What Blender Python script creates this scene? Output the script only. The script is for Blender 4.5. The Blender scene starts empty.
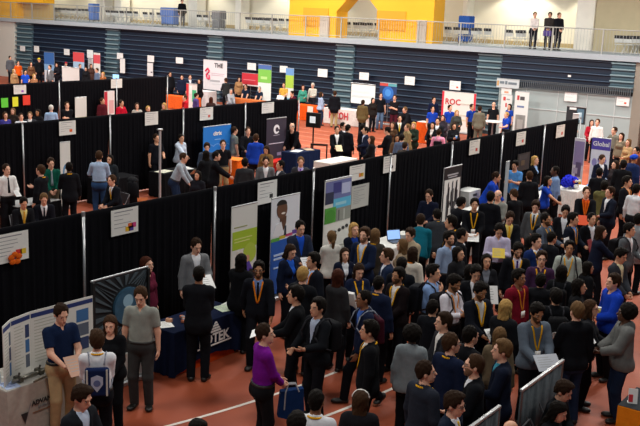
import bpy, math, random
import numpy as np
from mathutils import Matrix, Vector
R_ = math.radians
SC = bpy.context.scene
COL = SC.collection
rng = random.Random(7)

# ------------------------------------------------------------------ camera and the hall's own axes
# X runs along the retracted bleachers, Y runs along the lines of black drapes, Z is up.
F_PX, PITCH, ROLL, CAM_H, YAW = 931.22, 0.2159, 0.0398, 5.722, 0.6207
_f = np.array([0, math.cos(PITCH), -math.sin(PITCH)]); _r = np.array([1., 0, 0]); _u = np.cross(_r, _f)
_r, _u = math.cos(ROLL)*_r + math.sin(ROLL)*_u, -math.sin(ROLL)*_r + math.cos(ROLL)*_u
_c, _s = math.cos(YAW), math.sin(YAW)
RZ = np.array([[_c, -_s, 0], [_s, _c, 0], [0, 0, 1]])
CR, CU, CF = RZ@_r, RZ@_u, RZ@_f
CAM = np.array([0, 0, CAM_H])

def ray(px, py):
    return CF + (px-320)/F_PX*CR - (py-213)/F_PX*CU
def on_z(px, py, z=0.0):
    d = ray(px, py); t = (z-CAM_H)/d[2]; return CAM + t*d
def on_y(px, py, Y):
    d = ray(px, py); return CAM + d*(Y/d[1])
def on_x(px, py, X):
    d = ray(px, py); return CAM + d*(X/d[0])

cd = bpy.data.cameras.new('camera'); cam = bpy.data.objects.new('camera', cd); COL.objects.link(cam)
cd.sensor_fit = 'HORIZONTAL'; cd.sensor_width = 36; cd.lens = F_PX*36/640; cd.clip_end = 300
M = Matrix.Identity(4)
for i in range(3):
    M[i][0], M[i][1], M[i][2], M[i][3] = CR[i], CU[i], -CF[i], CAM[i]
cam.matrix_world = M
SC.camera = cam

# ------------------------------------------------------------------ materials
_mats = {}
def srgb(c):
    if isinstance(c, str):
        c = c.lstrip('#'); c = [int(c[i:i+2], 16)/255 for i in (0, 2, 4)]
    return tuple(((v+.055)/1.055)**2.4 if v > .04045 else v/12.92 for v in c)
def mat(col, rough=.8, kind='plain', metal=0.0, scale=30.0, amt=.12, bump=.0, emit=0, alpha=1.0):
    key = (str(col), rough, kind, metal, scale, amt, bump, emit, alpha)
    if key in _mats: return _mats[key]
    m = bpy.data.materials.new('%s_%s' % (kind, str(col).strip('#').replace(' ', ''))); m.use_nodes = True
    nt = m.node_tree; b = nt.nodes['Principled BSDF']
    b.inputs['Roughness'].default_value = rough; b.inputs['Metallic'].default_value = metal
    if kind in ('fabric', 'hair', 'drape'): b.inputs['Specular IOR Level'].default_value = .06
    c = srgb(col)
    tc = nt.nodes.new('ShaderNodeTexCoord'); no = nt.nodes.new('ShaderNodeTexNoise')
    no.inputs['Scale'].default_value = scale; no.inputs['Detail'].default_value = 3
    if kind == 'hair':      # strands: noise drawn out along the fall of the hair
        mp = nt.nodes.new('ShaderNodeMapping'); mp.inputs['Scale'].default_value = (3, 3, .35)
        nt.links.new(tc.outputs['Object'], mp.inputs['Vector']); nt.links.new(mp.outputs['Vector'], no.inputs['Vector'])
    else: nt.links.new(tc.outputs['Object'], no.inputs['Vector'])
    mx = nt.nodes.new('ShaderNodeMix'); mx.data_type = 'RGBA'
    mx.inputs[6].default_value = (*[v*(1-amt) for v in c], 1); mx.inputs[7].default_value = (*[min(1, v*(1+amt)) for v in c], 1)
    nt.links.new(no.outputs['Fac'], mx.inputs[0]); nt.links.new(mx.outputs[2], b.inputs['Base Color'])
    if bump:
        bp = nt.nodes.new('ShaderNodeBump'); bp.inputs['Strength'].default_value = bump; bp.inputs['Distance'].default_value = .02
        nt.links.new(no.outputs['Fac'], bp.inputs['Height']); nt.links.new(bp.outputs['Normal'], b.inputs['Normal'])
    if emit:
        b.inputs['Emission Color'].default_value = (*c, 1); b.inputs['Emission Strength'].default_value = emit
    if alpha < 1: b.inputs['Alpha'].default_value = alpha
    _mats[key] = m
    return m
def cloth(col): return mat(col, .9, 'fabric', scale=14, amt=.22, bump=.35)
def plastic(col): return mat(col, .4, 'plastic', amt=.04)
def card(col): return mat(col, .6, 'paper', amt=.04)
def metal(col='9a9a9c', rough=.4): return mat(col, rough, 'metal', metal=.85, amt=.05)
def skin(col): return mat(col, .55, 'skin', scale=40, amt=.06)

# ------------------------------------------------------------------ mesh helpers
class MB:
    def __init__(s): s.v = []; s.f = []; s.m = []
    def add(s, vs, fs, mi=0):
        o = len(s.v); s.v += [tuple(map(float, v)) for v in vs]; s.f += [tuple(o+i for i in f) for f in fs]; s.m += [mi]*len(fs); return s
    def box(s, lo, hi, mi=0, T=None, bev=0):
        x0, y0, z0 = lo; x1, y1, z1 = hi
        vs = [(x0,y0,z0),(x1,y0,z0),(x1,y1,z0),(x0,y1,z0),(x0,y0,z1),(x1,y0,z1),(x1,y1,z1),(x0,y1,z1)]
        if T: vs = [T(v) for v in vs]
        return s.add(vs, [(0,3,2,1),(4,5,6,7),(0,1,5,4),(1,2,6,5),(2,3,7,6),(3,0,4,7)], mi)
    def rbox(s, lo, hi, r, mi=0, n=3):
        # box rounded in plan (vertical edges) with softened top and bottom rims
        x0, y0, z0 = lo; x1, y1, z1 = hi; ring = []
        for (cx, cy, a0) in ((x1-r, y1-r, 0), (x0+r, y1-r, 90), (x0+r, y0+r, 180), (x1-r, y0+r, 270)):
            for k in range(n+1):
                a = R_(a0+90*k/n); ring.append((cx, cy, math.cos(a), math.sin(a)))
        q = min(r*.5, (z1-z0)*.3); N = len(ring)
        lv = [(r-q, z0), (r, z0+q), (r, z1-q), (r-q, z1)]
        vs = [(cx+c*rr, cy+sn*rr, z) for rr, z in lv for cx, cy, c, sn in ring]
        fs = [(k*N+i, k*N+(i+1) % N, (k+1)*N+(i+1) % N, (k+1)*N+i) for k in range(3) for i in range(N)]
        fs += [tuple(range(N))[::-1], tuple(range(3*N, 4*N))]
        return s.add(vs, fs, mi)
    def tube(s, a, b, ra, rb=None, n=10, mi=0, cap=True):
        a = Vector(a); b = Vector(b); rb = ra if rb is None else rb
        d = (b-a).normalized(); u = d.orthogonal().normalized(); w = d.cross(u)
        vs = [p + r*(math.cos(2*math.pi*i/n)*u + math.sin(2*math.pi*i/n)*w) for p, r in ((a, ra), (b, rb)) for i in range(n)]
        fs = [(i, (i+1) % n, n+(i+1) % n, n+i) for i in range(n)]
        if cap: fs += [tuple(range(n))[::-1], tuple(range(n, 2*n))]
        return s.add(vs, fs, mi)
    def path(s, pts, r, n=8, mi=0):
        for a, b in zip(pts[:-1], pts[1:]): s.tube(a, b, r, r, n, mi)
        return s
    def lathe(s, prof, c=(0,0,0), n=16, mi=0):
        vs = [(c[0]+r*math.cos(2*math.pi*i/n), c[1]+r*math.sin(2*math.pi*i/n), c[2]+z) for r, z in prof for i in range(n)]
        fs = [(k*n+i, k*n+(i+1) % n, (k+1)*n+(i+1) % n, (k+1)*n+i) for k in range(len(prof)-1) for i in range(n)]
        fs += [tuple(range(n))[::-1], tuple(range((len(prof)-1)*n, len(prof)*n))]
        return s.add(vs, fs, mi)
    def ball(s, c, r, n=10, mi=0):
        r = (r, r, r) if not hasattr(r, '__len__') else r
        m = n//2
        vs = [(c[0], c[1], c[2]-r[2])] + [(c[0]+r[0]*math.sin(math.pi*k/m)*math.cos(2*math.pi*i/n), c[1]+r[1]*math.sin(math.pi*k/m)*math.sin(2*math.pi*i/n), c[2]-r[2]*math.cos(math.pi*k/m)) for k in range(1, m) for i in range(n)] + [(c[0], c[1], c[2]+r[2])]
        L = len(vs)-1
        fs = [(0, 1+(i+1) % n, 1+i) for i in range(n)] + [(1+k*n+i, 1+k*n+(i+1) % n, 1+(k+1)*n+(i+1) % n, 1+(k+1)*n+i) for k in range(m-2) for i in range(n)] + [(L, L-n+i, L-n+(i+1) % n) for i in range(n)]
        return s.add(vs, fs, mi)
    def slab(s, poly, y0, y1, mi=0):
        # polygon in (x,z), extruded along y
        n = len(poly)
        vs = [(x, y0, z) for x, z in poly] + [(x, y1, z) for x, z in poly]
        fs = [tuple(range(n)), tuple(range(n, 2*n))[::-1]] + [(i, n+i, n+(i+1) % n, (i+1) % n) for i in range(n)]
        return s.add(vs, fs, mi)
    def mesh(s, name, mats, smooth=False):
        me = bpy.data.meshes.new(name); me.from_pydata(s.v, [], s.f)
        for m_ in (mats if isinstance(mats, (list, tuple)) else [mats]): me.materials.append(m_)
        if any(s.m): me.polygons.foreach_set('material_index', s.m)
        if smooth: me.polygons.foreach_set('use_smooth', [True]*len(me.polygons))
        me.update(); return me
    def build(s, name, mats, parent=None, smooth=False, loc=None, rz=0):
        return ob(name, s.mesh(name, mats, smooth), parent, loc, rz)

def ob(name, me, parent=None, loc=None, rz=0, matrix=None):
    o = bpy.data.objects.new(name, me); COL.objects.link(o)
    if parent is not None: o.parent = parent
    if matrix is not None: o.matrix_local = matrix
    else:
        if loc is not None: o.location = loc
        if rz: o.rotation_euler = (0, 0, rz)
    return o
def tag(o, label, cat, group=None):
    o['label'] = label; o['category'] = cat
    if group: o['group'] = group
    return o
def empty(name, loc, rz=0, label=None, cat=None, group=None):
    o = ob(name, None, None, loc, rz); o.empty_display_size = .1
    if label: tag(o, label, cat, group)
    return o
def struct(o, label=None):
    o['kind'] = 'structure'
    if label: o['label'] = label; o['category'] = 'structure'
    return o
def copy_tree(o, parent=None):
    c = o.copy(); COL.objects.link(c)
    if parent is not None: c.parent = parent
    for ch in list(o.children): copy_tree(ch, c)
    return c
_font = {}
def text_mesh(s, size, align='CENTER', ext=.002, bold=0):
    k = (s, size, align, ext, bold)
    if k in _font: return _font[k]
    cu = bpy.data.curves.new('lettering', 'FONT'); cu.body = s; cu.size = size; cu.align_x = align; cu.align_y = 'CENTER'
    cu.extrude = ext; cu.resolution_u = 2; cu.offset = bold
    o = bpy.data.objects.new('tmp', cu); COL.objects.link(o)
    dg = bpy.context.evaluated_depsgraph_get()
    me = bpy.data.meshes.new_from_object(o.evaluated_get(dg)); me.name = 'lettering'
    bpy.data.objects.remove(o); _font[k] = me
    return me
def text(s, size, m, parent, loc, rot=(R_(90), 0, 0), align='CENTER', bold=0, name='lettering', sx=1):
    me = text_mesh(s, size, align, bold=bold).copy(); me.materials.clear(); me.materials.append(m)
    o = ob(name, me, parent); o.location = loc; o.rotation_euler = rot; o.scale = (sx, 1, 1)
    return o
# ------------------------------------------------------------------ implicit surfaces -> one continuous mesh
def nrm(a): return np.sqrt((a*a).sum(-1))
def seg(P, a, b, ra, rb):
    a = np.asarray(a, float); b = np.asarray(b, float); ab = b-a
    t = np.clip(((P-a)@ab)/max(ab@ab, 1e-9), 0, 1)
    return nrm(P-a-t[:, None]*ab) - (ra+(rb-ra)*t)
def ell(P, c, r):
    q = P-np.asarray(c, float); r = np.asarray(r, float)
    k0 = nrm(q/r); k1 = nrm(q/(r*r)); return k0*(k0-1)/np.maximum(k1, 1e-6)
def segs(P, a, b, ra, rb, s):
    s = np.asarray(s, float); return seg(P/s, np.asarray(a)/s, np.asarray(b)/s, ra, rb)*s.min()
def smin(a, b, k):
    h = np.maximum(k-np.abs(a-b), 0)/k; return np.minimum(a, b)-h*h*k*.25
def sall(ds, k):
    d = ds[0]
    for e in ds[1:]: d = smin(d, e, k)
    return d

def surfnet(f, lo, hi, h):
    lo = np.asarray(lo, float); n = np.ceil((np.asarray(hi)-lo)/h).astype(int)
    B = 6; nb = n//B+1; n = nb*B
    V = np.full(tuple(n), 1.0)
    g = np.stack(np.meshgrid(*[np.arange(k) for k in nb], indexing='ij'), -1).reshape(-1, 3)
    d = f(lo+(g*B+(B-1)/2)*h)
    act = np.abs(d) < B*h*.95+.012
    Vb = V.reshape(nb[0], B, nb[1], B, nb[2], B)
    off = np.stack(np.meshgrid(*[np.arange(B)]*3, indexing='ij'), -1).reshape(-1, 3)
    ga = g[act]
    if len(ga):
        pts = lo+((ga*B)[:, None, :]+off[None])*h
        vals = f(pts.reshape(-1, 3)).reshape(len(ga), B, B, B)
        inn = ~act & (d < 0)
        gi = g[inn]; Vb[gi[:, 0], :, gi[:, 1], :, gi[:, 2], :] = -1.0
        Vb[ga[:, 0], :, ga[:, 1], :, ga[:, 2], :] = vals
    V[0] = V[-1] = 1; V[:, 0] = V[:, -1] = 1; V[:, :, 0] = V[:, :, -1] = 1
    S = V < 0
    c = np.zeros(np.array(S.shape)-1, int)
    cor = [(i, j, k) for i in (0, 1) for j in (0, 1) for k in (0, 1)]
    sh = c.shape
    for i, j, k in cor: c += S[i:i+sh[0], j:j+sh[1], k:k+sh[2]]
    cells = np.argwhere((c > 0) & (c < 8))
    idx = np.full(sh, -1, int); idx[tuple(cells.T)] = np.arange(len(cells))
    vals = {q: V[cells[:, 0]+q[0], cells[:, 1]+q[1], cells[:, 2]+q[2]] for q in cor}
    acc = np.zeros((len(cells), 3)); cnt = np.zeros(len(cells))
    for p in cor:
        for ax in range(3):
            if p[ax]: continue
            q = list(p); q[ax] = 1; q = tuple(q)
            a, b = vals[p], vals[q]; mk = (a < 0) != (b < 0)
            t = np.where(mk, a/np.where(mk, a-b, 1), 0)
            pt = np.tile(np.array(p, float), (len(cells), 1)); pt[:, ax] += t
            acc += pt*mk[:, None]; cnt += mk
    verts = lo+(cells+acc/cnt[:, None])*h
    quads = []
    for ax in range(3):
        u, w = (ax+1) % 3, (ax+2) % 3
        a = [slice(0, -1)]*3; b = [slice(0, -1)]*3; a[ax] = slice(0, -1); b[ax] = slice(1, None)
        A, Bm = S[tuple(a)], S[tuple(b)]
        for flip, e in ((0, np.argwhere(A & ~Bm)), (1, np.argwhere(~A & Bm))):
            e = e[(e[:, u] > 0) & (e[:, w] > 0)]
            if not len(e): continue
            du = np.zeros(3, int); du[u] = 1; dw = np.zeros(3, int); dw[w] = 1
            q = [idx[tuple((e-x).T)] for x in (du+dw, dw, du*0, du)]
            q = np.stack(q if not flip else q[::-1], 1); quads.append(q[(q >= 0).all(1)])
    return verts, np.concatenate(quads) if quads else np.zeros((0, 4), int)

def to_mesh(name, vq, ratio=1.0):
    v, q = vq
    me = bpy.data.meshes.new(name); me.from_pydata(v.tolist(), [], q.tolist())
    if ratio < 1:
        o = bpy.data.objects.new('tmp', me); COL.objects.link(o)
        md = o.modifiers.new('d', 'DECIMATE'); md.ratio = ratio
        m2 = bpy.data.meshes.new_from_object(o.evaluated_get(bpy.context.evaluated_depsgraph_get()))
        bpy.data.objects.remove(o); bpy.data.meshes.remove(me); me = m2; me.name = name
    me.polygons.foreach_set('use_smooth', [True]*len(me.polygons))
    return me

# ------------------------------------------------------------------ the human figure
def Rx(a): c, s = math.cos(R_(a)), math.sin(R_(a)); return np.array([[1, 0, 0], [0, c, -s], [0, s, c]])
def Ry(a): c, s = math.cos(R_(a)), math.sin(R_(a)); return np.array([[c, 0, s], [0, 1, 0], [-s, 0, c]])
def Rzm(a): c, s = math.cos(R_(a)), math.sin(R_(a)); return np.array([[c, -s, 0], [s, c, 0], [0, 0, 1]])
def unit(v): v = np.asarray(v, float); return v/max(np.linalg.norm(v), 1e-9)
def ik(S, W, l1, l2, pole):
    S = np.asarray(S, float); W = np.asarray(W, float); d = W-S; L = np.linalg.norm(d)
    if L > (l1+l2)*.995: W = S+d*((l1+l2)*.995/L); d = W-S; L = np.linalg.norm(d)
    a = (l1*l1-l2*l2+L*L)/(2*L); hh = math.sqrt(max(l1*l1-a*a, 0)); dn = d/L
    p = np.asarray(pole, float); p = unit(p-dn*(p@dn))
    return S+dn*a+p*hh, W

# wrist targets are in the chest's own frame, person faces -Y, L is +X. 'n' = palm normals
POSES = {
 'stand': dict(L=(.25, -.03, .885), Rr=(-.25, -.03, .885), nL=(-1, 0, 0), nR=(1, 0, 0)),
 'relax': dict(L=(.24, -.06, .89), Rr=(-.26, .02, .885), nL=(-1, 0, 0), nR=(1, 0, 0), feet=((.13, -.07), (-.10, .05)), tw=6),
 'paper': dict(L=(.09, -.33, 1.08), Rr=(-.11, -.33, 1.06), nL=(-.6, 0, .8), nR=(.6, 0, .8)),
 'papr1': dict(L=(.10, -.30, 1.10), Rr=(-.26, -.04, .885), nL=(-.5, 0, .9), nR=(1, 0, 0), tw=-5),
 'talk':  dict(L=(.25, -.04, .885), Rr=(-.17, -.34, 1.20), nL=(-1, 0, 0), nR=(.8, 0, .6), tw=5),
 'talk2': dict(L=(.15, -.35, 1.16), Rr=(-.16, -.31, 1.06), nL=(-.8, 0, .6), nR=(.8, 0, .6)),
 'clasp': dict(L=(.07, -.25, 1.0), Rr=(-.06, -.24, .98), nL=(-.9, .3, 0), nR=(.9, .3, 0)),
 'cross': dict(L=(-.10, -.20, 1.18), Rr=(.10, -.24, 1.14), nL=(0, 1, 0), nR=(0, 1, 0)),
 'phone': dict(L=(.05, -.27, 1.22), Rr=(-.07, -.27, 1.20), nL=(-.5, .7, .3), nR=(.5, .7, .3)),
 'chin':  dict(L=(.08, -.24, 1.08), Rr=(-.06, -.17, 1.40), nL=(-.5, .7, 0), nR=(.2, .8, 0)),
 'shake': dict(L=(.25, -.03, .885), Rr=(-.12, -.46, 1.12), nL=(-1, 0, 0), nR=(1, 0, 0), feet=((.10, .10), (-.10, -.10)), lean=5),
 'reach': dict(L=(.20, -.42, 1.12), Rr=(-.16, -.44, 1.10), nL=(0, 0, -1), nR=(0, 0, -1), lean=24),
 'bend':  dict(L=(.20, -.30, 1.00), Rr=(-.18, -.32, 1.00), nL=(0, 0, -1), nR=(0, 0, -1), lean=36),
 'walk':  dict(L=(.24, -.20, .93), Rr=(-.25, .14, .90), nL=(-1, 0, 0), nR=(1, 0, 0), feet=((.09, .24), (-.09, -.26)), lean=4),
 'sit':   dict(L=(.13, -.36, .98), Rr=(-.13, -.36, .98), nL=(0, 0, -1), nR=(0, 0, -1), sit=1, lean=4),
 'sitr':  dict(L=(.09, -.34, 1.10), Rr=(-.09, -.34, 1.10), nL=(-.5, 0, .8), nR=(.5, 0, .8), sit=1, lean=12),
 'pocket': dict(L=(.23, -.10, .98), Rr=(-.23, -.10, .98), nL=(-1, 0, 0), nR=(1, 0, 0)),
}
HS = 1.07   # head size
class Fig:
    def __init__(s, pose, sex, hy, hp):
        p = POSES[pose]; s.p = p; s.fem = sex == 'f'; f = s.fem
        s.sit = p.get('sit', 0); lean = p.get('lean', 0)
        hz = .50 if s.sit else .945
        feet = p.get('feet', ((.105, 0), (-.105, 0)))
        spread = max(abs(y) for _, y in feet)
        if spread > .15: hz -= .045
        s.hip = np.array([0, 0, hz]); s.back = 0.06*math.sin(R_(lean))*3 if not s.sit else 0
        s.hip[1] = s.back
        s.Rc = Rx(lean) @ Rzm(p.get('tw', 0))
        s.piv = np.array([0, 0, .945])
        s.shw = .146 if f else .170
        s.neck = s.W(np.array([0, .012, 1.475]))
        s.Rh = Rx(lean*.45+hp*.5) @ Rzm(hy) @ Rx(hp*.6-4)
        s.hc = s.neck + Rx(lean*.45+hp*.35) @ np.array([0, -.022, .188])
        # arms
        s.arm = {}
        for sd, k, nk in ((1, 'L', 'nL'), (-1, 'Rr', 'nR')):
            S = np.array([sd*s.shw, .012, 1.425]); t = np.array(p[k], float)
            t = np.array([t[0]*(.92 if f else 1), t[1], t[2]])
            E, Wr = ik(S, t, .285, .255, (sd*.55, .55, -.55))
            s.arm[sd] = (s.W(S), s.W(E), s.W(Wr), s.Rc@unit(p[nk]))
        # legs
        s.leg = {}
        for (sd, (fx, fy)) in zip((1, -1), feet):
            hj = s.hip + np.array([sd*.088, 0, -.045])
            if s.sit: an = np.array([sd*.12, -.42, .085]); pole = (0, -1, .6)
            else: an = np.array([fx, fy+.02, .085]); pole = (sd*.12, -1, 0)
            lift = 0
            if spread > .15 and fy > 0: an[2] += .07; lift = 1
            K, A = ik(hj, an, .41, .415, pole)
            s.leg[sd] = (hj, K, A, lift)
    def W(s, q): return s.hip + s.Rc@(np.asarray(q)-s.piv)
    def C(s, P): return (P-s.hip)@s.Rc + s.piv
    def Hd(s, P): return (P-s.hc)@s.Rh/HS
    def chestM(s):
        M_ = np.eye(4); M_[:3, :3] = s.Rc; M_[:3, 3] = s.hip - s.Rc@s.piv; return Matrix(M_.tolist())
    def headM(s):
        M_ = np.eye(4); M_[:3, :3] = s.Rh*HS; M_[:3, 3] = s.hc; return Matrix(M_.tolist())
    # -- torso solid in chest coordinates, o = cloth thickness
    def torso(s, P, o, k=.05, flare=0, chest=True):
        Q = s.C(P); f = s.fem
        w = .93 if f else 1.0
        d = [segs(Q, (0, .012, 1.18), (0, .014, 1.36), .140*w+o, .130*w+o, (1.14, .80, 1)),
             segs(Q, (0, .0, 1.0), (0, .004, 1.12), (.125+o), (.122 if not f else .108)+o, (1.12, .86, 1)),
             segs(Q, (-s.shw+.03, .014, 1.42), (s.shw-.03, .014, 1.42), .058+o, .058+o, (1, 1, 1)),
             seg(Q, (0, .018, 1.42), (0, .014, 1.50), .082+o*.8, .054+o*.6)]
        if f and chest:
            d += [ell(Q, (.062, -.088, 1.29), (.062+o, .055+o, .062+o)), ell(Q, (-.062, -.088, 1.29), (.062+o, .055+o, .062+o))]
        return sall(d, k)
    def pelvis(s, P, o):
        Q = P-s.hip; w = .012 if s.fem else 0
        d = [segs(Q, (-.07-w, .005, -.02), (.07+w, .005, -.02), .108+o, .108+o, (1, 1, 1)),
             ell(Q, (.075, .05, -.055), (.095+o, .09+o, .10+o)), ell(Q, (-.075, .05, -.055), (.095+o, .09+o, .10+o)),
             segs(s.C(P), (0, 0, .95), (0, 0, 1.04), .130+o, .124+o, (1.12, .90, 1))]
        return sall(d, .05)
    def armd(s, P, sd, o, cut=None, only=None):
        S, E, Wr, n = s.arm[sd]; g = .9 if s.fem else 1
        a = seg(P, S, E, .056*g+o, .044*g+o); b = seg(P, E, Wr, .044*g+o, .029*g+o)
        if cut == 'wrist':
            b = np.maximum(b, (P-Wr)@unit(Wr-E)+.012)
        if cut == 'short':
            return np.maximum(a, (P-(S+(E-S)*.72))@unit(E-S))
        return smin(a, b, .025)
    def hand(s, P, sd):
        S, E, Wr, n = s.arm[sd]; D = unit(Wr-E); n = unit(n-D*(n@D)); t = np.cross(n, D)*sd
        # t points to the thumb's side
        Q = P-Wr; q = np.stack([Q@t, Q@D, Q@n], 1); g = .9 if s.fem else 1
        d = [ell(q, (0, .045*g, 0), (.040*g, .052*g, .017))]
        for x, ln, c1 in ((.029, .070, 20), (.010, .078, 26), (-.010, .073, 32), (-.028, .058, 38)):
            b = np.array([x*g, .082*g, 0]); m = b+np.array([x*.15, math.cos(R_(c1)), math.sin(R_(c1))])*ln*.5*g
            e = m+np.array([0, math.cos(R_(c1*2.4)), math.sin(R_(c1*2.4))])*ln*.5*g
            d += [np.minimum(seg(q, b-np.array([0, .02, 0]), m, .0095, .0088), seg(q, m, e, .0088, .0078))]
        b = np.array([.024, .022, .004])*g; m = b+np.array([.030, .030, .010])*g; e = m+np.array([.006, .032, .010])*g
        d += [np.minimum(seg(q, b, m, .0125, .0105), seg(q, m, e, .0105, .009))]
        return sall(d, .008)
    def head(s, P):
        q = s.Hd(P); w = .95 if s.fem else 1
        d = sall([ell(q, (0, .012, .035), (.074*w, .094, .085)), ell(q, (0, -.024, -.035), (.059*w, .068, .082)),
                  seg(q, (0, -.062, -.094), (0, -.055, -.085), .024*w, .03*w)], .035)
        d = smin(d, np.minimum(ell(q, (-.034, -.088, -.004), (.02, .012, .014))*0+1, 1), .001)
        d = smin(d, seg(q, (-.034, -.078, .026), (.034, -.078, .026), .013, .013), .018)
        d = smin(d, seg(q, (0, -.090, .006), (0, -.111, -.028), .008, .0135), .014)
        d = smin(d, seg(q, (-.017, -.091, -.058), (.017, -.091, -.058), .008, .008), .012)
        for sd in (-1, 1):
            d = smin(d, ell(q, (sd*.076*w, .012, -.012), (.012, .020, .032)), .008)
            d = -smin(-d, ell(q, (sd*.033, -.101, .004), (.018, .018, .010)), .010)
        return d
    def legd(s, P, sd, o, tr=0):
        hj, K, A, lift = s.leg[sd]
        if tr:
            a = seg(P, hj, K, .092+o, .066+o); b = seg(P, K, A+np.array([0, 0, -.03]), .066+o, .058+o*.6)
            b = np.maximum(b, (P-A)@unit(A-K)-.035)
            return smin(a, b, .03)
        a = seg(P, hj, K, .086+o, .056+o); b = seg(P, K, A, .054+o, .036+o)
        c = seg(P, K+(A-K)*.25+np.array([0, .02, 0]), K+(A-K)*.45+np.array([0, .015, 0]), .042+o, .036+o)
        return sall([a, b, c], .03)
    def foot(s, P, sd, o):
        hj, K, A, lift = s.leg[sd]; R = Rzm(12*sd) @ (Rx(38) if lift else np.eye(3))
        q = (P-A)@R
        d = sall([segs(q, (0, .035, -.048), (0, -.13, -.058), .034+o, .032+o, (1.05, 1, .82)), seg(q, (0, .02, -.04), (0, 0, .02), .036+o, .034+o),
                  ell(q, (0, -.10, -.052), (.046+o, .085+o, .028+o))], .03)
        return np.maximum(d, -(q[:, 2]+.082))
    def body(s, P):
        core = smin(s.torso(P, 0), s.pelvis(P, 0), .05)
        for sd in (1, -1):
            core = smin(core, s.legd(P, sd, 0), .04); core = smin(core, s.foot(P, sd, 0), .02)
            core = smin(core, s.armd(P, sd, 0), .022); core = smin(core, s.hand(P, sd), .014)
        nk = seg(P, s.neck-np.array([0, 0, .02]), s.hc+s.Rh@np.array([0, .012, -.06]), .056 if not s.fem else .048, .055 if not s.fem else .048)
        return smin(smin(core, nk, .03), s.head(P), .018)
    # -- garments
    def shirt(s, P, kind):
        o = {'shirt': .012, 'polo': .014, 'tee': .014, 'sweater': .022, 'hoodie': .030, 'coat': .034, 'blouse': .012}[kind]
        lo_z = {'shirt': .95, 'polo': .95, 'tee': .84, 'sweater': .85, 'hoodie': .83, 'coat': .72, 'blouse': .88}[kind]
        d = s.torso(P, o)
        d = smin(d, s.pelvis(P, o+(.014 if lo_z < .95 else .0)), .05)
        if kind == 'coat' and not s.sit: d = smin(d, segs(s.C(P), (0, .01, .95), (0, .01, .70), .14, .17, (1.1, .85, 1)), .05)
        Q = s.C(P)
        d = np.maximum(d, lo_z-Q[:, 2] if not (s.sit and lo_z < .9) else .90-Q[:, 2])
        for sd in (1, -1):
            d = smin(d, s.armd(P, sd, o+.004, 'short' if kind in ('polo', 'tee') else 'wrist'), .022)
        # neckline
        if kind in ('shirt', 'polo', 'coat'):
            col = np.maximum(np.abs(nrm((Q[:, :2]-np.array([0, .006]))*np.array([1, .95]))-.066)-.009, np.abs(Q[:, 2]-1.492-.18*(Q[:, 1]))-.024)
            cut = np.maximum(nrm((Q[:, :2]-np.array([0, .006])))-.058, 1.465-Q[:, 2])
            d = np.minimum(np.maximum(d, -cut), np.maximum(col, -np.maximum(np.abs(Q[:, 0])-(Q[:, 2]-1.44)*.55, Q[:, 1]+.02)))
            if kind != 'coat': d = np.maximum(d, -np.maximum(np.maximum(np.abs(Q[:, 0])-(Q[:, 2]-1.43)*.32, Q[:, 1]), 1.44-Q[:, 2]))
        else:
            cut = seg(Q, (0, -.03, 1.50), (0, .0, 1.60), .066, .07); d = np.maximum(d, -cut)
        if kind == 'hoodie':
            d = smin(d, np.maximum(ell(Q, (0, .085, 1.47), (.11, .062, .075)), -ell(Q, (0, .03, 1.53), (.075, .06, .06))), .03)
        return d
    def vest(s, P):
        # the shirt front seen inside an open jacket
        Q = s.C(P); d = s.torso(P, .010)
        d = np.maximum(d, np.maximum(1.0-Q[:, 2], Q[:, 2]-1.50))
        col = np.maximum(np.abs(nrm(Q[:, :2]-np.array([0, .006]))-.064)-.008, np.abs(Q[:, 2]-1.497-.18*Q[:, 1])-.022)
        col = np.maximum(col, -np.maximum(np.abs(Q[:, 0])-(Q[:, 2]-1.455)*.5, Q[:, 1]+.02))
        cut = np.maximum(nrm((Q[:, :2]-np.array([0, .006])))-.056, 1.462-Q[:, 2])
        return np.minimum(np.maximum(d, -cut), col)
    def jacket(s, P):
        Q = s.C(P); o = .024
        z = Q[:, 2]; w = np.clip((z-1.12)*.215, -.2, .082); ax = np.abs(Q[:, 0])
        lap = .006*((ax > w) & (ax < w+.015+np.clip(z-1.12, 0, .22)*.16) & (z > 1.12) & (z < 1.44) & (Q[:, 1] < 0))
        d = s.torso(P, o)-lap
        d = smin(d, s.pelvis(P, o+.004), .05)
        if not s.sit:
            d = smin(d, segs(Q, (0, .012, .98), (0, .014, .80), .132+.01, .150+.01, (1.12, .88, 1)), .04)
        d = np.maximum(d, (.78 if not s.sit else .90)-z)
        for sd in (1, -1): d = smin(d, s.armd(P, sd, .021, 'wrist'), .02)
        cut = np.maximum(nrm((Q[:, :2]-np.array([0, .0])))-.068, 1.46-z)
        d = np.maximum(d, -cut)
        v = np.maximum(ax-w, Q[:, 1]+.02); v = np.maximum(v, 1.10-z)
        lower = np.maximum(np.maximum(ax-(.95-z)*.25, Q[:, 1]+.02), z-.95)
        return np.maximum(np.maximum(d, -v), -lower)
    def trousers(s, P):
        d = smin(s.pelvis(P, .022), s.torso(P, .020, chest=False), .05)
        for sd in (1, -1): d = smin(d, s.legd(P, sd, .010, 1), .02)
        Q = s.C(P); return np.maximum(d, Q[:, 2]-1.03)
    def belt(s, P):
        Q = s.C(P); d = smin(s.pelvis(P, .027), s.torso(P, .025, chest=False), .05)
        return np.maximum(d, np.abs(Q[:, 2]-1.008)-.019)
    def skirt(s, P):
        Q = P-s.hip
        d = smin(s.pelvis(P, .018), segs(Q, (0, .01, -.05), (0, .01, -.40), .15, .165, (1.1, .95, 1)), .05)
        return np.maximum(np.maximum(d, s.C(P)[:, 2]-1.02), -.44-Q[:, 2])
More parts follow.
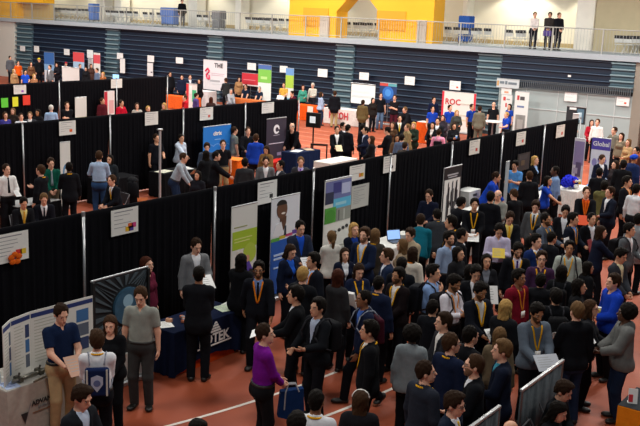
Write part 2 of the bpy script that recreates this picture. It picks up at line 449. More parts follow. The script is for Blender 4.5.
    def bounds(s, hi=1.95):
        pts = [s.hip, s.hc]
        for sd in (1, -1): pts += list(s.arm[sd][:3])+list(s.leg[sd][:3])
        pts = np.array(pts); lo = pts.min(0)-.22; up = pts.max(0)+.22; lo[2] = -.03
        return lo, up

_figs, _gm = {}, {}
def fig(pose, sex, hy, hp):
    k = (pose, sex, hy, hp)
    if k not in _figs: _figs[k] = Fig(*k)
    return _figs[k]
def garment(F, key, name):
    k = (id(F), key)
    if k in _gm: return _gm[k]
    lo, up = F.bounds()
    if key == 'body': me = to_mesh('person', surfnet(F.body, lo, up, .0105), .42)
    elif key in ('shoe+', 'shoe-'): me = to_mesh(name, surfnet(lambda P: F.foot(P, 1 if key[-1] == '+' else -1, .008), F.leg[1 if key[-1] == '+' else -1][2]-np.array([.16, .3, .12]), F.leg[1 if key[-1] == '+' else -1][2]+np.array([.16, .2, .14]), .012), .5)
    else:
        fn = {'jacket': F.jacket, 'vest': F.vest, 'trousers': F.trousers, 'belt': F.belt, 'skirt': F.skirt}.get(key) or (lambda P: F.shirt(P, key))
        me = to_mesh(name, surfnet(fn, lo, up, .0135), .45)
    _gm[k] = me
    return me
def garment_sdf(F, key):
    return {'jacket': F.jacket, 'vest': F.vest}.get(key) or (lambda P: F.shirt(P, key))
def front_y(F, key, xz, off=.004):
    # first point of the garment met from the front, in chest coordinates
    xz = np.asarray(xz, float); y = np.full(len(xz), -.42)
    f = garment_sdf(F, key)
    for _ in range(40):
        Q = np.stack([xz[:, 0], y, xz[:, 1]], 1); d = f(F.hip+(Q-F.piv)@F.Rc.T)
        y = np.where(d > .0015, np.minimum(y+np.maximum(d*.7, .0005), .05), y)
    return y-off
def ribbon(F, key, xz, widths, back=None, th=.004):
    # a flat band that lies on the garment: xz centreline samples, widths, perpendicular taken in the xz plane
    xz = np.asarray(xz, float); t = np.gradient(xz, axis=0); t /= np.maximum(nrm(t)[:, None], 1e-6)
    nn = np.stack([-t[:, 1], t[:, 0]], 1); wd = np.asarray(widths)[:, None]
    a = xz+nn*wd/2; b = xz-nn*wd/2
    ym = np.minimum(np.minimum(front_y(F, key, a), front_y(F, key, b)), front_y(F, key, xz))
    mb = MB(); n = len(xz)
    vs = [(a[i, 0], ym[i], a[i, 1]) for i in range(n)]+[(b[i, 0], ym[i], b[i, 1]) for i in range(n)]
    vs += [(x, y+th, z) for x, y, z in vs]
    fs = []
    for i in range(n-1):
        fs += [(i, i+1, n+i+1, n+i), (2*n+i, 3*n+i, 3*n+i+1, 2*n+i+1), (i, 2*n+i, 2*n+i+1, i+1), (n+i, n+i+1, 3*n+i+1, 3*n+i)]
    fs += [(0, n, 3*n, 2*n), (n-1, 3*n-1, 4*n-1, 2*n-1)]
    mb.add(vs, fs); return mb, ym
def lanyard_mesh(F, key):
    k = (id(F), key, 'lan')
    if k in _gm: return _gm[k]
    mb = MB(); zb = 1.14
    for sd in (1, -1):
        t = np.linspace(0, 1, 9)
        xz = np.stack([sd*(.072*(1-t)**.8+.004), 1.485-(1.485-zb)*t], 1)
        r, ym = ribbon(F, key, xz, np.full(9, .024)); mb.add(r.v, r.f); yl = ym[-1]; ys = ym[0]
    # loop round the back of the neck, lying over the collar
    mb.path([Vector((.079*math.cos(a), .010+.086*math.sin(a), 1.492+.012*math.sin(a))) for a in np.linspace(-.4, math.pi+.4, 13)], .0125, 6)
    bd = MB(); bd.box((-.045, yl-.010, zb-.115), (.045, yl-.005, zb-.002))
    _gm[k] = (mb, bd); return _gm[k]
def tie_mesh(F, key='vest'):
    k = (id(F), key, 'tie')
    if k in _gm: return _gm[k]
    z = np.array([1.475, 1.452, 1.445, 1.40, 1.30, 1.20, 1.10]); w = np.array([.030, .040, .030, .034, .046, .058, .064])
    mb, _ = ribbon(F, key, np.stack([z*0, z], 1), w, th=.006)
    _gm[k] = mb; return mb

# ------------------------------------------------------------------ hair (shared meshes, in the head's frame)
def hair_sdf(style):
    def cran(q, o): return sall([ell(q, (0, .014, .036), (.075+o, .095+o, .086+o)), ell(q, (0, .03, -.03), (.062+o, .062+o, .07+o))], .03)
    def line(q, s=-.80, z0=.074, y0=-.082): return (z0+s*(q[:, 1]-y0))-q[:, 2]
    def ears(q): return np.minimum(ell(q, (.082, .008, -.014), (.03, .026, .036)), ell(q, (-.082, .008, -.014), (.03, .026, .036)))
    def face(q): return ell(q, (0, -.088, -.018), (.063, .076, .106))
    def f(q):
        wv = .0035*np.sin(q[:, 0]*95+q[:, 2]*60)*np.sin(q[:, 1]*80+1)
        if style in ('buzz', 'short', 'full'):
            o, sl, z0, fh = {'buzz': (.006, -.80, .080, (0, -.100, .040)), 'short': (.013, -.80, .084, (0, -.100, .042)), 'full': (.019, -.76, .078, (.010, -.106, .040))}[style]
            edge = .004*np.sin(q[:, 0]*130+1)+.003*np.sin(q[:, 1]*150)
            y_, z_ = q[:, 1], q[:, 2]
            zl = np.maximum(np.where(y_ < .02, -.022, -.022-.9*(y_-.02)), -.090)
            ln = np.minimum(z_-zl, (y_+.050)+np.maximum(z_-.038, 0)*4)+edge; fr = ell(q, fh, (.060, .052, .066))+edge
            er = np.minimum(ell(q, (.080, .010, -.016), (.026, .020, .030)), ell(q, (-.080, .010, -.016), (.026, .020, .030)))
            t = np.sqrt(np.clip(np.minimum(fr/.05, ln/.02), 0, 1))
            top = np.clip((q[:, 2]-.06)/.08, 0, 1)
            d = cran(q, 0)-(.004+(o-.004)*t*(1+.55*top))+wv*t*1.2
            if style == 'full': d = smin(d, ell(q, (.02, -.040, .108), (.050, .050, .024))+wv, .03)
            return np.maximum(d, -np.minimum(np.minimum(fr, ln), er))
        if style == 'bald':
            d = np.maximum(np.maximum(cran(q, .006), line(q, -.95, .05)), q[:, 2]-.055); return np.maximum(d, -ears(q))
        if style in ('long', 'band', 'wavy', 'bob', 'pony'):
            o = .020 if style == 'wavy' else .016
            d = np.maximum(cran(q, o)+wv, -face(q))
            d = np.maximum(d, line(q, -1.0, .088))
            zl = {'long': -.34, 'band': -.36, 'wavy': -.27, 'bob': -.15, 'pony': -.30}[style]
            if style == 'pony':
                d = smin(d, seg(q, (0, .10, .02), (0, .125, -.06), .026, .034), .02); d = smin(d, seg(q, (0, .125, -.06), (0, .105, zl), .034, .014), .02)
            else:
                c = segs(q, (0, .052, 0), (0, .070, zl), .080, .088 if style != 'long' else .08, (1.0, .62, 1))
                sd = [seg(q, (s*.070, .008, .01), (s*.074, -.006, max(zl, -.20)), .026, .020) for s in (1, -1)]
                c = smin(c, np.minimum(sd[0], sd[1]), .02)+wv*1.3
                neck = seg(q, (0, -.01, -.05), (0, -.01, -.4), .052, .055)
                c = np.maximum(np.maximum(c, zl-q[:, 2]), -np.maximum(neck, -1)); c = np.maximum(c, -face(q))
                d = smin(d, c, .02)
            return d
        if style == 'afro':
            w2 = .007*np.sin(q[:, 0]*70)*np.sin(q[:, 1]*65+1)*np.sin(q[:, 2]*72)
            d = ell(q, (0, .035, .035), (.125, .125, .125))+w2
            return np.maximum(d, -ell(q, (0, -.11, -.035), (.075, .085, .10)))
        if style == 'turban':
            d = sall([ell(q, (0, .01, .062), (.100, .118, .078)), ell(q, (0, -.03, .085), (.085, .09, .055))], .02)+.004*np.sin(q[:, 2]*150+q[:, 0]*60)
            return np.maximum(d, (.035-.25*(q[:, 1]+.08))-q[:, 2])
        if style == 'cap':
            d = np.maximum(cran(q, .016), .045-q[:, 2])
            return np.minimum(d, np.maximum(np.abs(q[:, 2]-.048+.15*(q[:, 1]+.1))-.006, ell(q, (0, -.10, .05), (.075, .09, .05))))
        if style == 'beard':
            d = sall([ell(q, (0, -.024, -.035), (.0615, .0715, .0845)), seg(q, (0, -.062, -.094), (0, -.055, -.085), .0275, .0325)], .03)
            d = np.maximum(d, q[:, 2]+.040-.55*np.abs(q[:, 0])); d = np.maximum(d, q[:, 1]-.008)
            return np.maximum(d, -ell(q, (0, -.105, -.058), (.027, .03, .013)))
    return f
_hair = {}
def hair_mesh(style):
    if style not in _hair:
        _hair[style] = to_mesh('hair', surfnet(hair_sdf(style), (-.19, -.2, -.42), (.19, .22, .22), .0085), .45)
    return _hair[style]
_eyes = {}
def eye_mesh(sd):
    if sd not in _eyes:
        mb = MB(); mb.ball((sd*.033, -.0795, .004), (.0140, .0095, .0068), 10, 0); mb.ball((sd*.033, -.0858, .004), (.0078, .0042, .0066), 8, 1)
        _eyes[sd] = mb.mesh('eye', [mat('b9aca4', .5, 'eye', amt=.02), mat('1a1310', .25, 'iris', amt=.02)], True)
    return _eyes[sd]
_face = {}
def brow_mesh(sd):
    if sd not in _face:
        mb = MB(); mb.path([(sd*.016, -.0925, .021), (sd*.034, -.0895, .0265), (sd*.052, -.076, .022)], .0034, 6)
        _face[sd] = mb
    return _face[sd]
def lips_mesh():
    if 'l' not in _face:
        mb = MB(); mb.ball((0, -.0965, -.0545), (.022, .006, .0045), 10); mb.ball((0, -.0960, -.0625), (.019, .006, .005), 10)
        _face['l'] = mb
    return _face['l']
_glm = []
def glasses_mesh():
    if not _glm:
        mb = MB()
        for sd in (1, -1):
            pts = [(sd*.034+.021*math.cos(a), -.101, .004+.016*math.sin(a)) for a in np.linspace(0, 2*math.pi, 13)]
            mb.path(pts, .0022, 5); mb.tube((sd*.055, -.101, .008), (sd*.081, .0, .006), .0022, n=5)
        mb.tube((-.013, -.102, .006), (.013, -.102, .006), .002, n=5)
        _glm.append(mb)
    return _glm[0]
_own = {}
def own(me, m):
    k = (me.name_full, m.name_full)
    if k not in _own:
        c = me.copy(); c.materials.clear(); c.materials.append(m); _own[k] = c
    return _own[k]
_mbm = {}
def mbm(mb, name, m):
    k = (id(mb), m.name_full)
    if k not in _mbm: _mbm[k] = mb.mesh(name, m, True)
    return _mbm[k]

SKIN = dict(p='dca68a', l='cc9676', t='c18c68', o='a8744f', b='8a5a3c', d='543522')
HAIR = dict(k='16120f', d='2c1e15', b='3c291b', l='634a30', y='a8854e', g='8e8a84', r='3e1f15', w='c8c4bc')
def person(px, py, label, pose='stand', face=0, sex='m', h=None, hair='short', hc='k', sk='p', top='jacket', tc='16171b', sc='d9dce2', pc='14151a',
           tie=None, lan=None, badge=False, hy=0, hp=0, beard=False, gl=False, shoes='15120f', z=0.0, group=None, at=None, sleeve=None, faceless=False, hcol=None):
    """px, py: the crown of the head in the photograph; at: the crown's place on plan"""
    h = h or (1.64 if sex == 'f' else 1.76)
    sit = POSES[pose].get('sit', 0)
    F = fig(pose, sex, hy, hp); k = h/1.78
    crown = F.hc + F.Rh@np.array([0, .01, .125])
    if at is None: at = on_z(px, py, z+crown[2]*k)[:2]
    c = np.array([at[0], at[1], 0.])
    tocam = unit(np.array([-c[0], -c[1], 0.])); right = unit(np.array([CR[0], CR[1], 0]))
    fd = math.cos(R_(face))*tocam+math.sin(R_(face))*right
    rz = math.atan2(fd[0], -fd[1])
    off = Rzm(math.degrees(rz))@(crown*k)
    loc = (c[0]-off[0], c[1]-off[1], z)
    o = ob('person', own(garment(F, 'body', 'person'), skin(SKIN[sk])), None, loc, rz); o.scale = (k, k, k)
    tag(o, label, 'person', group)
    hm = mat(hcol or HAIR[hc], .7, 'hair', scale=50, amt=.55, bump=.6)
    HM = F.headM(); CM = F.chestM()
    if hair: ob('hair' if hair not in ('turban', 'cap') else hair, own(hair_mesh(hair), hm), o, matrix=HM)
    if hair == 'band':
        mb = MB(); mb.path([(.092*math.cos(a), -.012+.02*math.sin(a), .02+.112*math.sin(a)) for a in np.linspace(.1, math.pi-.1, 12)], .012, 6)
        ob('headband', mbm(mb, 'headband', cloth('e8e6e2')), o, matrix=HM)
    if beard: ob('beard', own(hair_mesh('beard'), mat('%02x%02x%02x' % tuple(int(.62*int((hcol or HAIR[hc])[i:i+2], 16)+.38*int(SKIN[sk][i:i+2], 16)) for i in (0, 2, 4)), .8, 'hair', scale=55, amt=.3)), o, matrix=HM)
    # the face is turned away for people seen from behind
    ang = abs(((face+hy+180) % 360)-180)
    if not faceless and ang < 115:
        for sd in (1, -1): ob('eye', eye_mesh(sd), o, matrix=HM); ob('eyebrow', mbm(brow_mesh(sd), 'eyebrow', hm), o, matrix=HM)
        lipc = '%02x%02x%02x' % tuple(int(int(SKIN[sk][i:i+2], 16)*f_) for i, f_ in ((0, .82), (2, .62), (4, .62)))
        ob('lips', mbm(lips_mesh(), 'lips', skin(lipc)), o, matrix=HM)
    if gl: ob('glasses', mbm(glasses_mesh(), 'glasses', plastic('17171a')), o, matrix=HM)
    key = top
    if top == 'jacket':
        ob('shirt', own(garment(F, 'vest', 'shirt'), cloth(sc)), o)
        ob('jacket', own(garment(F, 'jacket', 'jacket'), cloth(tc)), o)
        if tie: ob('tie', mbm(tie_mesh(F), 'tie', cloth(tie)), o, matrix=CM)
    else:
        nm = {'polo': 'polo_shirt', 'tee': 'tee_shirt'}.get(top, top)
        if tie: ob('tie', mbm(tie_mesh(F, top), 'tie', cloth(tie)), o, matrix=CM)
        ob(nm, own(garment(F, top, nm), tc if not isinstance(tc, str) else cloth(tc)), o)
    if pc:
        ob('trousers', own(garment(F, 'trousers', 'trousers'), cloth(pc)), o)
    if top in ('shirt', 'polo') and pc: ob('belt', own(garment(F, 'belt', 'belt'), mat('17120f', .5, 'leather', amt=.1)), o)
    for sg in ('+', '-'): ob('shoe', own(garment(F, 'shoe'+sg, 'shoe'), mat(shoes, .45, 'leather', amt=.1)), o)
    if lan:
        a, b = lanyard_mesh(F, key)
        l_ = ob('lanyard', mbm(a, 'lanyard', cloth(lan)), o, matrix=CM)
        if badge: ob('badge', mbm(b, 'badge', card('eceae4')), l_)
    return o, F, k, rz
# ------------------------------------------------------------------ light
SC.view_settings.view_transform = 'Standard'; SC.view_settings.look = 'None'; SC.view_settings.gamma = 1; SC.view_settings.use_curve_mapping = False
SC.view_settings.exposure = 0.0
wd = bpy.data.worlds.new('hall_air'); SC.world = wd; wd.use_nodes = True
wd.node_tree.nodes['Background'].inputs[0].default_value = (.80, .88, 1, 1); wd.node_tree.nodes['Background'].inputs[1].default_value = .14
def lamp(kind, loc, energy, size=1.0, col=(1, .96, .9), rot=(0, 0, 0), **kw):
    l = bpy.data.lights.new('ceiling_lamp', kind); l.energy = energy; l.color = col
    if kind == 'AREA': l.shape = 'RECTANGLE'; l.size = size; l.size_y = size
    for k, v in kw.items(): setattr(l, k, v)
    o = bpy.data.objects.new('ceiling_lamp', l); COL.objects.link(o); o.location = loc; o.rotation_euler = rot
    return o
for x in (-4, -13, -22, -31, -40, -50):
    for y in (4, 13, 22, 31, 38):
        e = 300 if y < 16 else 500 if y < 27 else 1100 if y < 35 else 430
        lamp('AREA', (x, y, 9.6), e, 1.5)
# ------------------------------------------------------------------ materials of the hall
def track_mat():
    m = bpy.data.materials.new('track_rubber'); m.use_nodes = True; nt = m.node_tree; b = nt.nodes['Principled BSDF']
    b.inputs['Roughness'].default_value = .62
    tc = nt.nodes.new('ShaderNodeTexCoord'); n1 = nt.nodes.new('ShaderNodeTexNoise'); n1.inputs['Scale'].default_value = .9; n1.inputs['Detail'].default_value = 6
    n2 = nt.nodes.new('ShaderNodeTexNoise'); n2.inputs['Scale'].default_value = 140
    r = nt.nodes.new('ShaderNodeValToRGB'); r.color_ramp.elements[0].color = (*srgb('8f3f25'), 1); r.color_ramp.elements[1].color = (*srgb('a64f2e'), 1)
    r.color_ramp.elements[0].position = .3; r.color_ramp.elements[1].position = .72
    nt.links.new(tc.outputs['Object'], n1.inputs['Vector']); nt.links.new(tc.outputs['Object'], n2.inputs['Vector'])
    nt.links.new(n1.outputs['Fac'], r.inputs[0]); nt.links.new(r.outputs[0], b.inputs['Base Color'])
    bp = nt.nodes.new('ShaderNodeBump'); bp.inputs['Strength'].default_value = .15; bp.inputs['Distance'].default_value = .004
    nt.links.new(n2.outputs['Fac'], bp.inputs['Height']); nt.links.new(bp.outputs['Normal'], b.inputs['Normal'])
    return m
TRACK = track_mat()
CREAM = mat('e4ddca', .8, 'wall', scale=2, amt=.04); WHITEW = mat('cfcdc4', .8, 'wall', scale=2, amt=.03)
YELLOW = mat('eeb01c', .6, 'wall', scale=2, amt=.03); YELLOWD = mat('d89a18', .6, 'wall', scale=2, amt=.03)
GREYW = mat('a0acac', .7, 'wall', scale=3, amt=.05); CONC = mat('a2abb2', .7, 'concrete', scale=5, amt=.06)
NAVYS = mat('0f2036', .5, 'seat', scale=8, amt=.15); NOSE = mat('40546a', .5, 'nosing', amt=.05); AISLE = mat('4a6470', .6, 'step', amt=.08); AISLEN = mat('7c949c', .5, 'nosing', amt=.05)
DRAPE = mat('0e0e12', .95, 'drape', scale=6, amt=.25); ALU = metal('b8babc', .35); BLACK = plastic('121214'); WHITE = card('e9e8e4'); LINE = card('9b9b9b')

# ------------------------------------------------------------------ shell
mb = MB(); mb.box((-75, -4, -.1), (12, 52, 0)); struct(mb.build('floor', TRACK), 'brick red rubber running track floor')
cx0, cy0 = -24.8, 13.4
def arc_strip(r, w, a0, a1, n=60):
    m_ = MB(); vs = []; fs = []
    for i in range(n+1):
        a = R_(a0+(a1-a0)*i/n)
        for rr in (r-w/2, r+w/2):
            x, y = cx0+rr*math.cos(a), cy0+rr*math.sin(a)
            vs += [(x, y, .001), (x, y, .005)]
    for i in range(n):
        k = i*4; fs += [(k+1, k+3, k+7, k+5), (k, k+1, k+5, k+4), (k+2, k+6, k+7, k+3)]
    m_.add(vs, fs); return m_
LANE = mat('e4dcd2', .6, 'lane_paint', scale=20, amt=.06)
LANE2 = mat('d8907a', .6, 'lane_paint', scale=20, amt=.06)
def lane(m_, name='trim_lane', m=None): o = m_.build(name, m or LANE); struct(o, 'white painted lane line on the track')
for r in (16.95, 17.99): lane(arc_strip(r, .055, -55, 0))
for k in range(9):
    y = 27.2+k*1.12; m_ = MB(); m_.box((-31, y-.03, .001), (-12.5, y+.03, .005)); lane(m_, m=LANE2)
# ends and back of the hall
mb = MB(); mb.box((-75, 42.0, 0), (-57.55, 42.3, 3.95)); struct(mb.build('wall_left', WHITEW), 'white wall left of the bleachers')
mb = MB(); mb.box((-75, 48, 4.0), (12, 48.3, 10.5)); struct(mb.build('wall_back', CREAM), 'cream wall behind the balcony')
mb = MB(); mb.box((-75, 47.9, 4.2), (12, 48, 4.42)); struct(mb.build('baseboard_back', mat('b09a6a', .6, 'trim')), 'tan base strip of the balcony wall')
mb = MB(); mb.box((-75, 41.88, 3.95), (12, 48.3, 4.2)); struct(mb.build('floor_balcony', CONC), 'pale grey balcony slab above the bleachers')
mb = MB(); mb.box((-19.62, 42.0, 0), (-13.15, 42.25, 2.42)); 
struct(mb.build('wall_grey', GREYW), 'grey panelled wall under the right-hand bleacher')
mb = MB()
mb.box((-19.62, 41.97, 1.455), (-13.15, 42.0, 1.49))
for x in (-18.2, -16.6, -15.2, -13.9): mb.box((x-.012, 41.975, 0), (x+.012, 42.0, 2.42))
struct(mb.build('trim_grey_wall', card('c6cbcb')), 'pale joint lines of the grey wall')
mb = MB(); mb.box((-13.15, 44.6, 0), (12, 44.9, 3.95)); struct(mb.build('wall_right', mat('a08a68', .8, 'wall', scale=2)), 'tan wall at the far right')
mb = MB(); mb.box((-13.15, 42.0, 0), (-12.7, 42.3, 3.95)); struct(mb.build('trim_pier', mat('8c8478', .8, 'wall', scale=2)), 'grey pier at the right end of the bleachers')
mb = MB(); mb.box((-57.55, 44.6, 0), (-13.15, 44.8, 3.95)); struct(mb.build('wall_under_balcony', mat('3a3f46', .9, 'wall')), 'dark wall behind the bleachers')
for px0, px1, y in ((96, 104, 46.8), (114, 121, 46.8), (188, 197, 46.8), (235, 241, 46.8), (577.5, 596.5, 45.6), (463, 468, 47.2)):
    x0, x1 = on_y(px0, 0, y)[0], on_y(px1, 0, y)[0]
    mb = MB(); mb.rbox((x0, y, 4.2), (x1, y+.9, 10.5), .06); struct(mb.build('wall_column', mat('f0ebdf', .8, 'wall', scale=2)), 'cream column on the balcony')
x0, x1 = on_y(600, 0, 47.4)[0], on_y(613, 0, 47.4)[0]
mb = MB(); mb.box((x1, 45.2, 4.2), (12, 48, 10.5)); struct(mb.build('wall_dark_bay', mat('b8ac8c', .8, 'wall', scale=2)), 'darker cream bay at the right end of the balcony')
# yellow gateway on the balcony
def chamf(x0, x1, z0, z1, c): return [(x0, z0), (x0, z1-c), (x0+c, z1), (x1-c, z1), (x1, z1-c), (x1, z0)]
mb = MB(); y0, y1 = 42.4, 43.5; zt = 9.5
ox0, ox1, oz, c = -29.75, -26.95, 6.35, .75
mb.box((-33.0, y0, 4.2), (ox0, y1, zt)); mb.box((ox1, y0, 4.2), (-23.72, y1, zt)); mb.box((ox0, y0, oz), (ox1, y1, zt))
mb.slab([(ox0, oz-c), (ox0, oz), (ox0+c, oz)], y0, y1); mb.slab([(ox1, oz-c), (ox1-c, oz), (ox1, oz)], y0, y1)
struct(mb.build('wall_yellow_gateway', YELLOW), 'yellow gateway block with chamfered opening on the balcony')
mb = MB()
for a, b, zb, zt_ in ((304, 329, 4.75, 5.75), (378, 407, 4.75, 5.75)):
    xa, xb = on_y(a, 0, 42.4)[0], on_y(b, 0, 42.4)[0]; mb.box((xa, 42.36, zb), (xb, 42.4, zt_))
struct(mb.build('trim_yellow_panel', YELLOWD), 'darker ochre panels on the yellow gateway')
mb = MB()
for a, b in ((321, 330), (419, 428)):
    xa, xb = on_y(a, 0, 42.34)[0], on_y(b, 0, 42.34)[0]; mb.box((xa, 42.30, 4.2), (xb, 42.38, 5.35))
struct(mb.build('trim_grey_panel', mat('b9b0a4', .6, 'panel')), 'pale grey panels at the foot of the yellow gateway')
mb = MB(); mb.box((-75, 42.4, 4.2), (-57.75, 43.4, 9.5)); mb.box((-57.75, 42.4, 5.35), (-54.75, 43.4, 9.5)); 
struct(mb.build('wall_yellow_left', YELLOW), 'yellow block at the left end of the balcony')
mb = MB(); mb.box((-57.75, 43.0, 4.2), (-54.75, 43.4, 5.35)); struct(mb.build('wall_ochre_left', mat('c9a868', .7, 'wall')), 'ochre panel below the left yellow block')
for x in (-60, -55.5, -51.2, -48.0, -44.2, -40.6, -37.4, -34.6, -22.0, -20.6, -17.6, -16.0, -12):
    lamp('SPOT', (x, 46.9, 7.3), 215, rot=(R_(8), 0, 0), col=(1, .94, .78), spot_size=R_(116), spot_blend=.35, shadow_soft_size=.12)
for x in (-31.5, -28.3, -25.2, -60, -56): lamp('SPOT', (x, 40.2, 9.4), 330, rot=(R_(32), 0, 0), col=(1, .92, .72), spot_size=R_(80), spot_blend=.6, shadow_soft_size=.2)
lamp('AREA', (-28.4, 45.5, 8.6), 160, 1.5, col=(1, .97, .9))

# ------------------------------------------------------------------ retracted bleachers: each bank a thing, each tier a part
def bleacher(x0, x1, z0, z1, label, aisle=False):
    root = empty('retracted_bleacher' if not aisle else 'bleacher_aisle', ((x0+x1)/2, 42, 0), 0, label, 'bleachers' if not aisle else 'steps')
    n = int(round((z1-z0)/.292)); st = (z1-z0)/n; w = (x1-x0)/2-.01
    proto = None
    for i in range(n):
        za = z0+i*st
        if proto is None:
            m_ = MB()
            if not aisle:
                m_.box((-w, .06, .0), (w, .40, st*.80), 0); m_.box((-w, -.06, st*.80), (w, .40, st*.92), 1)
                m_.box((-w, .14, st*.92), (w, .40, st), 0)
            else:
                m_.box((-w, .0, 0), (w, .40, st*.62), 0); m_.box((-w, -.14, st*.62), (w, .40, st*.84), 1); m_.box((-w, .05, st*.84), (w, .4, st), 0)
            proto = m_.mesh('tier', [AISLE, AISLEN] if aisle else [NAVYS, NOSE])
        ob('tier', proto, root, (0, .02*i, za))
bleacher(-55.7, -48.0, .0, 3.92, 'navy retracted bleacher bank at the far left beside the white wall')
bleacher(-46.75, -38.95, .0, 3.92, 'navy retracted bleacher bank, second from the left, behind the far drape')
bleacher(-37.75, -29.5, .0, 3.92, 'navy retracted bleacher bank behind the board with the red ribbon logo')
bleacher(-28.3, -20.95, .0, 3.92, 'navy retracted bleacher bank behind the projection screen')
bleacher(-19.65, -14.25, 2.44, 3.92, 'short navy bleacher bank above the grey wall')
bleacher(-57.5, -55.7, .0, 3.92, 'grey steps at the far left end of the bleachers', True)
bleacher(-48.0, -46.75, .0, 3.92, 'grey bleacher steps, second set from the left', True)
bleacher(-38.95, -37.75, .0, 3.92, 'grey bleacher steps just left of the board with red ribbon logo', True)
bleacher(-29.5, -28.3, .0, 3.92, 'grey bleacher steps below the yellow gateway opening', True)
bleacher(-20.95, -19.65, .0, 3.92, 'grey bleacher steps left of the grey wall', True)
bleacher(-14.25, -13.15, 2.6, 3.92, 'short grey bleacher steps at the right end above the grey wall', True)
root = empty('bleacher_guard', (-16.4, 41.85, 2.4), 0, 'grey guard of close upright bars along the top of the grey wall', 'railing')
mb = MB()
for i in range(66): x = -3.2+i*.098; mb.box((x-.012, 0, .03), (x+.012, .03, .36))
mb.build('bars', mat('6a7074', .5, 'guard'), root)
mb = MB(); mb.box((-3.25, -.01, 0), (3.25, .04, .04)); mb.box((-3.25, -.01, .35), (3.25, .04, .39)); mb.build('rail', mat('4a5054', .5, 'guard'), root)

# ------------------------------------------------------------------ balcony railing, chairs and carts
RAILM = mat('a9a9a4', .5, 'rail', metal=.2)
def rail_proto():
    root = empty('balcony_railing', (0, 42.12, 4.2), 0)
    w = 1.2
    for nm, x in (('post', -w),):
        m_ = MB(); m_.box((x-.03, -.03, 0), (x+.03, .03, 1.12)); m_.build(nm, RAILM, root)
    m_ = MB(); m_.tube((-w, 0, 1.10), (w, 0, 1.10), .025); m_.build('top_rail', RAILM, root)
    m_ = MB(); m_.tube((-w, 0, .12), (w, 0, .12), .016); m_.build('bottom_rail', RAILM, root)
    m_ = MB()
    for i in range(1, 16): x = -w+i*.15; m_.tube((x, 0, .12), (x, 0, 1.09), .007, n=5)
    m_.build('bars', RAILM, root)
    return root
rp = rail_proto(); N = 20
ordn = ['first','second','third','fourth','fifth','sixth','seventh','eighth','ninth','tenth','eleventh','twelfth','thirteenth','fourteenth','fifteenth','sixteenth','seventeenth','eighteenth','nineteenth','twentieth']
for i in range(N):
    o = rp if i == 0 else copy_tree(rp)
    o.location.x = -59.2+2.4*i
    tag(o, 'balcony railing panel, %s from the left end of the balcony' % ordn[i], 'railing', 'balcony railing panels')

def chair_proto(dark, light):
    root = empty('folding_chair', (0, 0, 0))
    m_ = MB(); m_.rbox((-.2, -.2, .42), (.2, .2, .45), .05); m_.build('seat', light, root)
    m_ = MB(); m_.rbox((-.2, -.014, .0), (.2, .014, .19), .012); b_ = m_.build('backrest', light, root, loc=(0, .19, .52)); b_.rotation_euler = (R_(-12), 0, 0)
    m_ = MB(); m_.rbox((-.21, -.018, .19), (.21, .018, .34), .014); m_.build('head_pad', dark, b_)
    for sx in (-1, 1):
        m_ = MB(); m_.tube((sx*.21, -.26, 0), (sx*.21, .26, .82), .013, n=6); m_.build('frame', light, root)
        m_ = MB(); m_.tube((sx*.19, .24, 0), (sx*.19, -.16, .43), .013, n=6); m_.build('leg', light, root)
    return root
CB = mat('1f2024', .6, 'vinyl'); CW = mat('c9cac6', .5, 'frame')
cp = chair_proto(CB, CW); cused = 0
rows = [((38, 60), 'white and black folding chairs at the left end of the balcony', 44.0), ((64, 88), 'folding chairs left of the first blue stack on the balcony', 44.0),
        ((108, 130), 'folding chairs left of the cream column on the balcony', 44.0), ((145, 161), 'folding chairs beside the second blue stack', 44.0),
        ((199, 214), 'folding chairs left of the grey cart on the balcony', 44.0), ((247, 284), 'folding chairs left of the yellow gateway', 44.2),
        ((346, 376), 'dark folding chairs inside the yellow gateway opening', 44.4), ((446, 486), 'folding chairs around the blue cart right of the yellow gateway', 44.6),
        ((507, 532), 'folding chairs left of the three people on the balcony', 44.4), ((616, 640), 'folding chairs at the right end of the balcony', 43.8)]
for (a, b), g, y in rows:
    xa, xb = on_y(a, 30, y)[0], on_y(b, 30, y)[0]; n = max(2, int((xb-xa)/.54))
    for row in (0, 1):
        for k in range(n):
            o = cp if cused == 0 else copy_tree(cp); cused += 1
            o.location = (xa+.25+.27*row+k*(xb-xa-.3)/n, y+1.0*row+.05*math.sin(k*2.1), 4.2); o.rotation_euler.z = R_(180+4*math.sin(k*5+a))
            tag(o, 'one of the '+g, 'chair', g)
def cart(px0, px1, y, hgt, colour, label, dep=.6):
    x0, x1 = on_y(px0, 30, y)[0], on_y(px1, 30, y)[0]; w = (x1-x0)/2
    root = empty('chair_cart', ((x0+x1)/2, y, 4.2), 0, label, 'cart')
    m_ = MB(); m_.rbox((-w, -dep/2, .14), (w, dep/2, hgt*.52), .06); m_.build('lower_stack', cloth(colour), root)
    m_ = MB(); m_.rbox((-w*1.12, -dep*.55, hgt*.54), (w*1.12, dep*.55, hgt), .08); m_.build('upper_stack', cloth(colour), root)
    m_ = MB(); m_.box((-w, -dep/2, .10), (w, dep/2, .14)); m_.build('frame', metal('77797c'), root)
    for sx in (-1, 1):
        for sy in (-1, 1): m_ = MB(); m_.tube((sx*w*.8-.02, sy*dep*.4, .05), (sx*w*.8+.02, sy*dep*.4, .05), .05); m_.build('wheel', BLACK, root)
cart(92, 96.5, 44.6, 1.25, '5f80c4', 'narrow blue chair stack on the balcony, leftmost')
cart(164, 176, 44.8, 1.2, '6482c2', 'blue draped chair cart on the balcony left of the lone person')
cart(215, 222.5, 44.2, 1.15, '77787a', 'grey cart on the balcony at the end of a chair row')
cart(461, 471, 44.9, 1.45, '3460b4', 'blue chair cart on the balcony right of the yellow gateway')

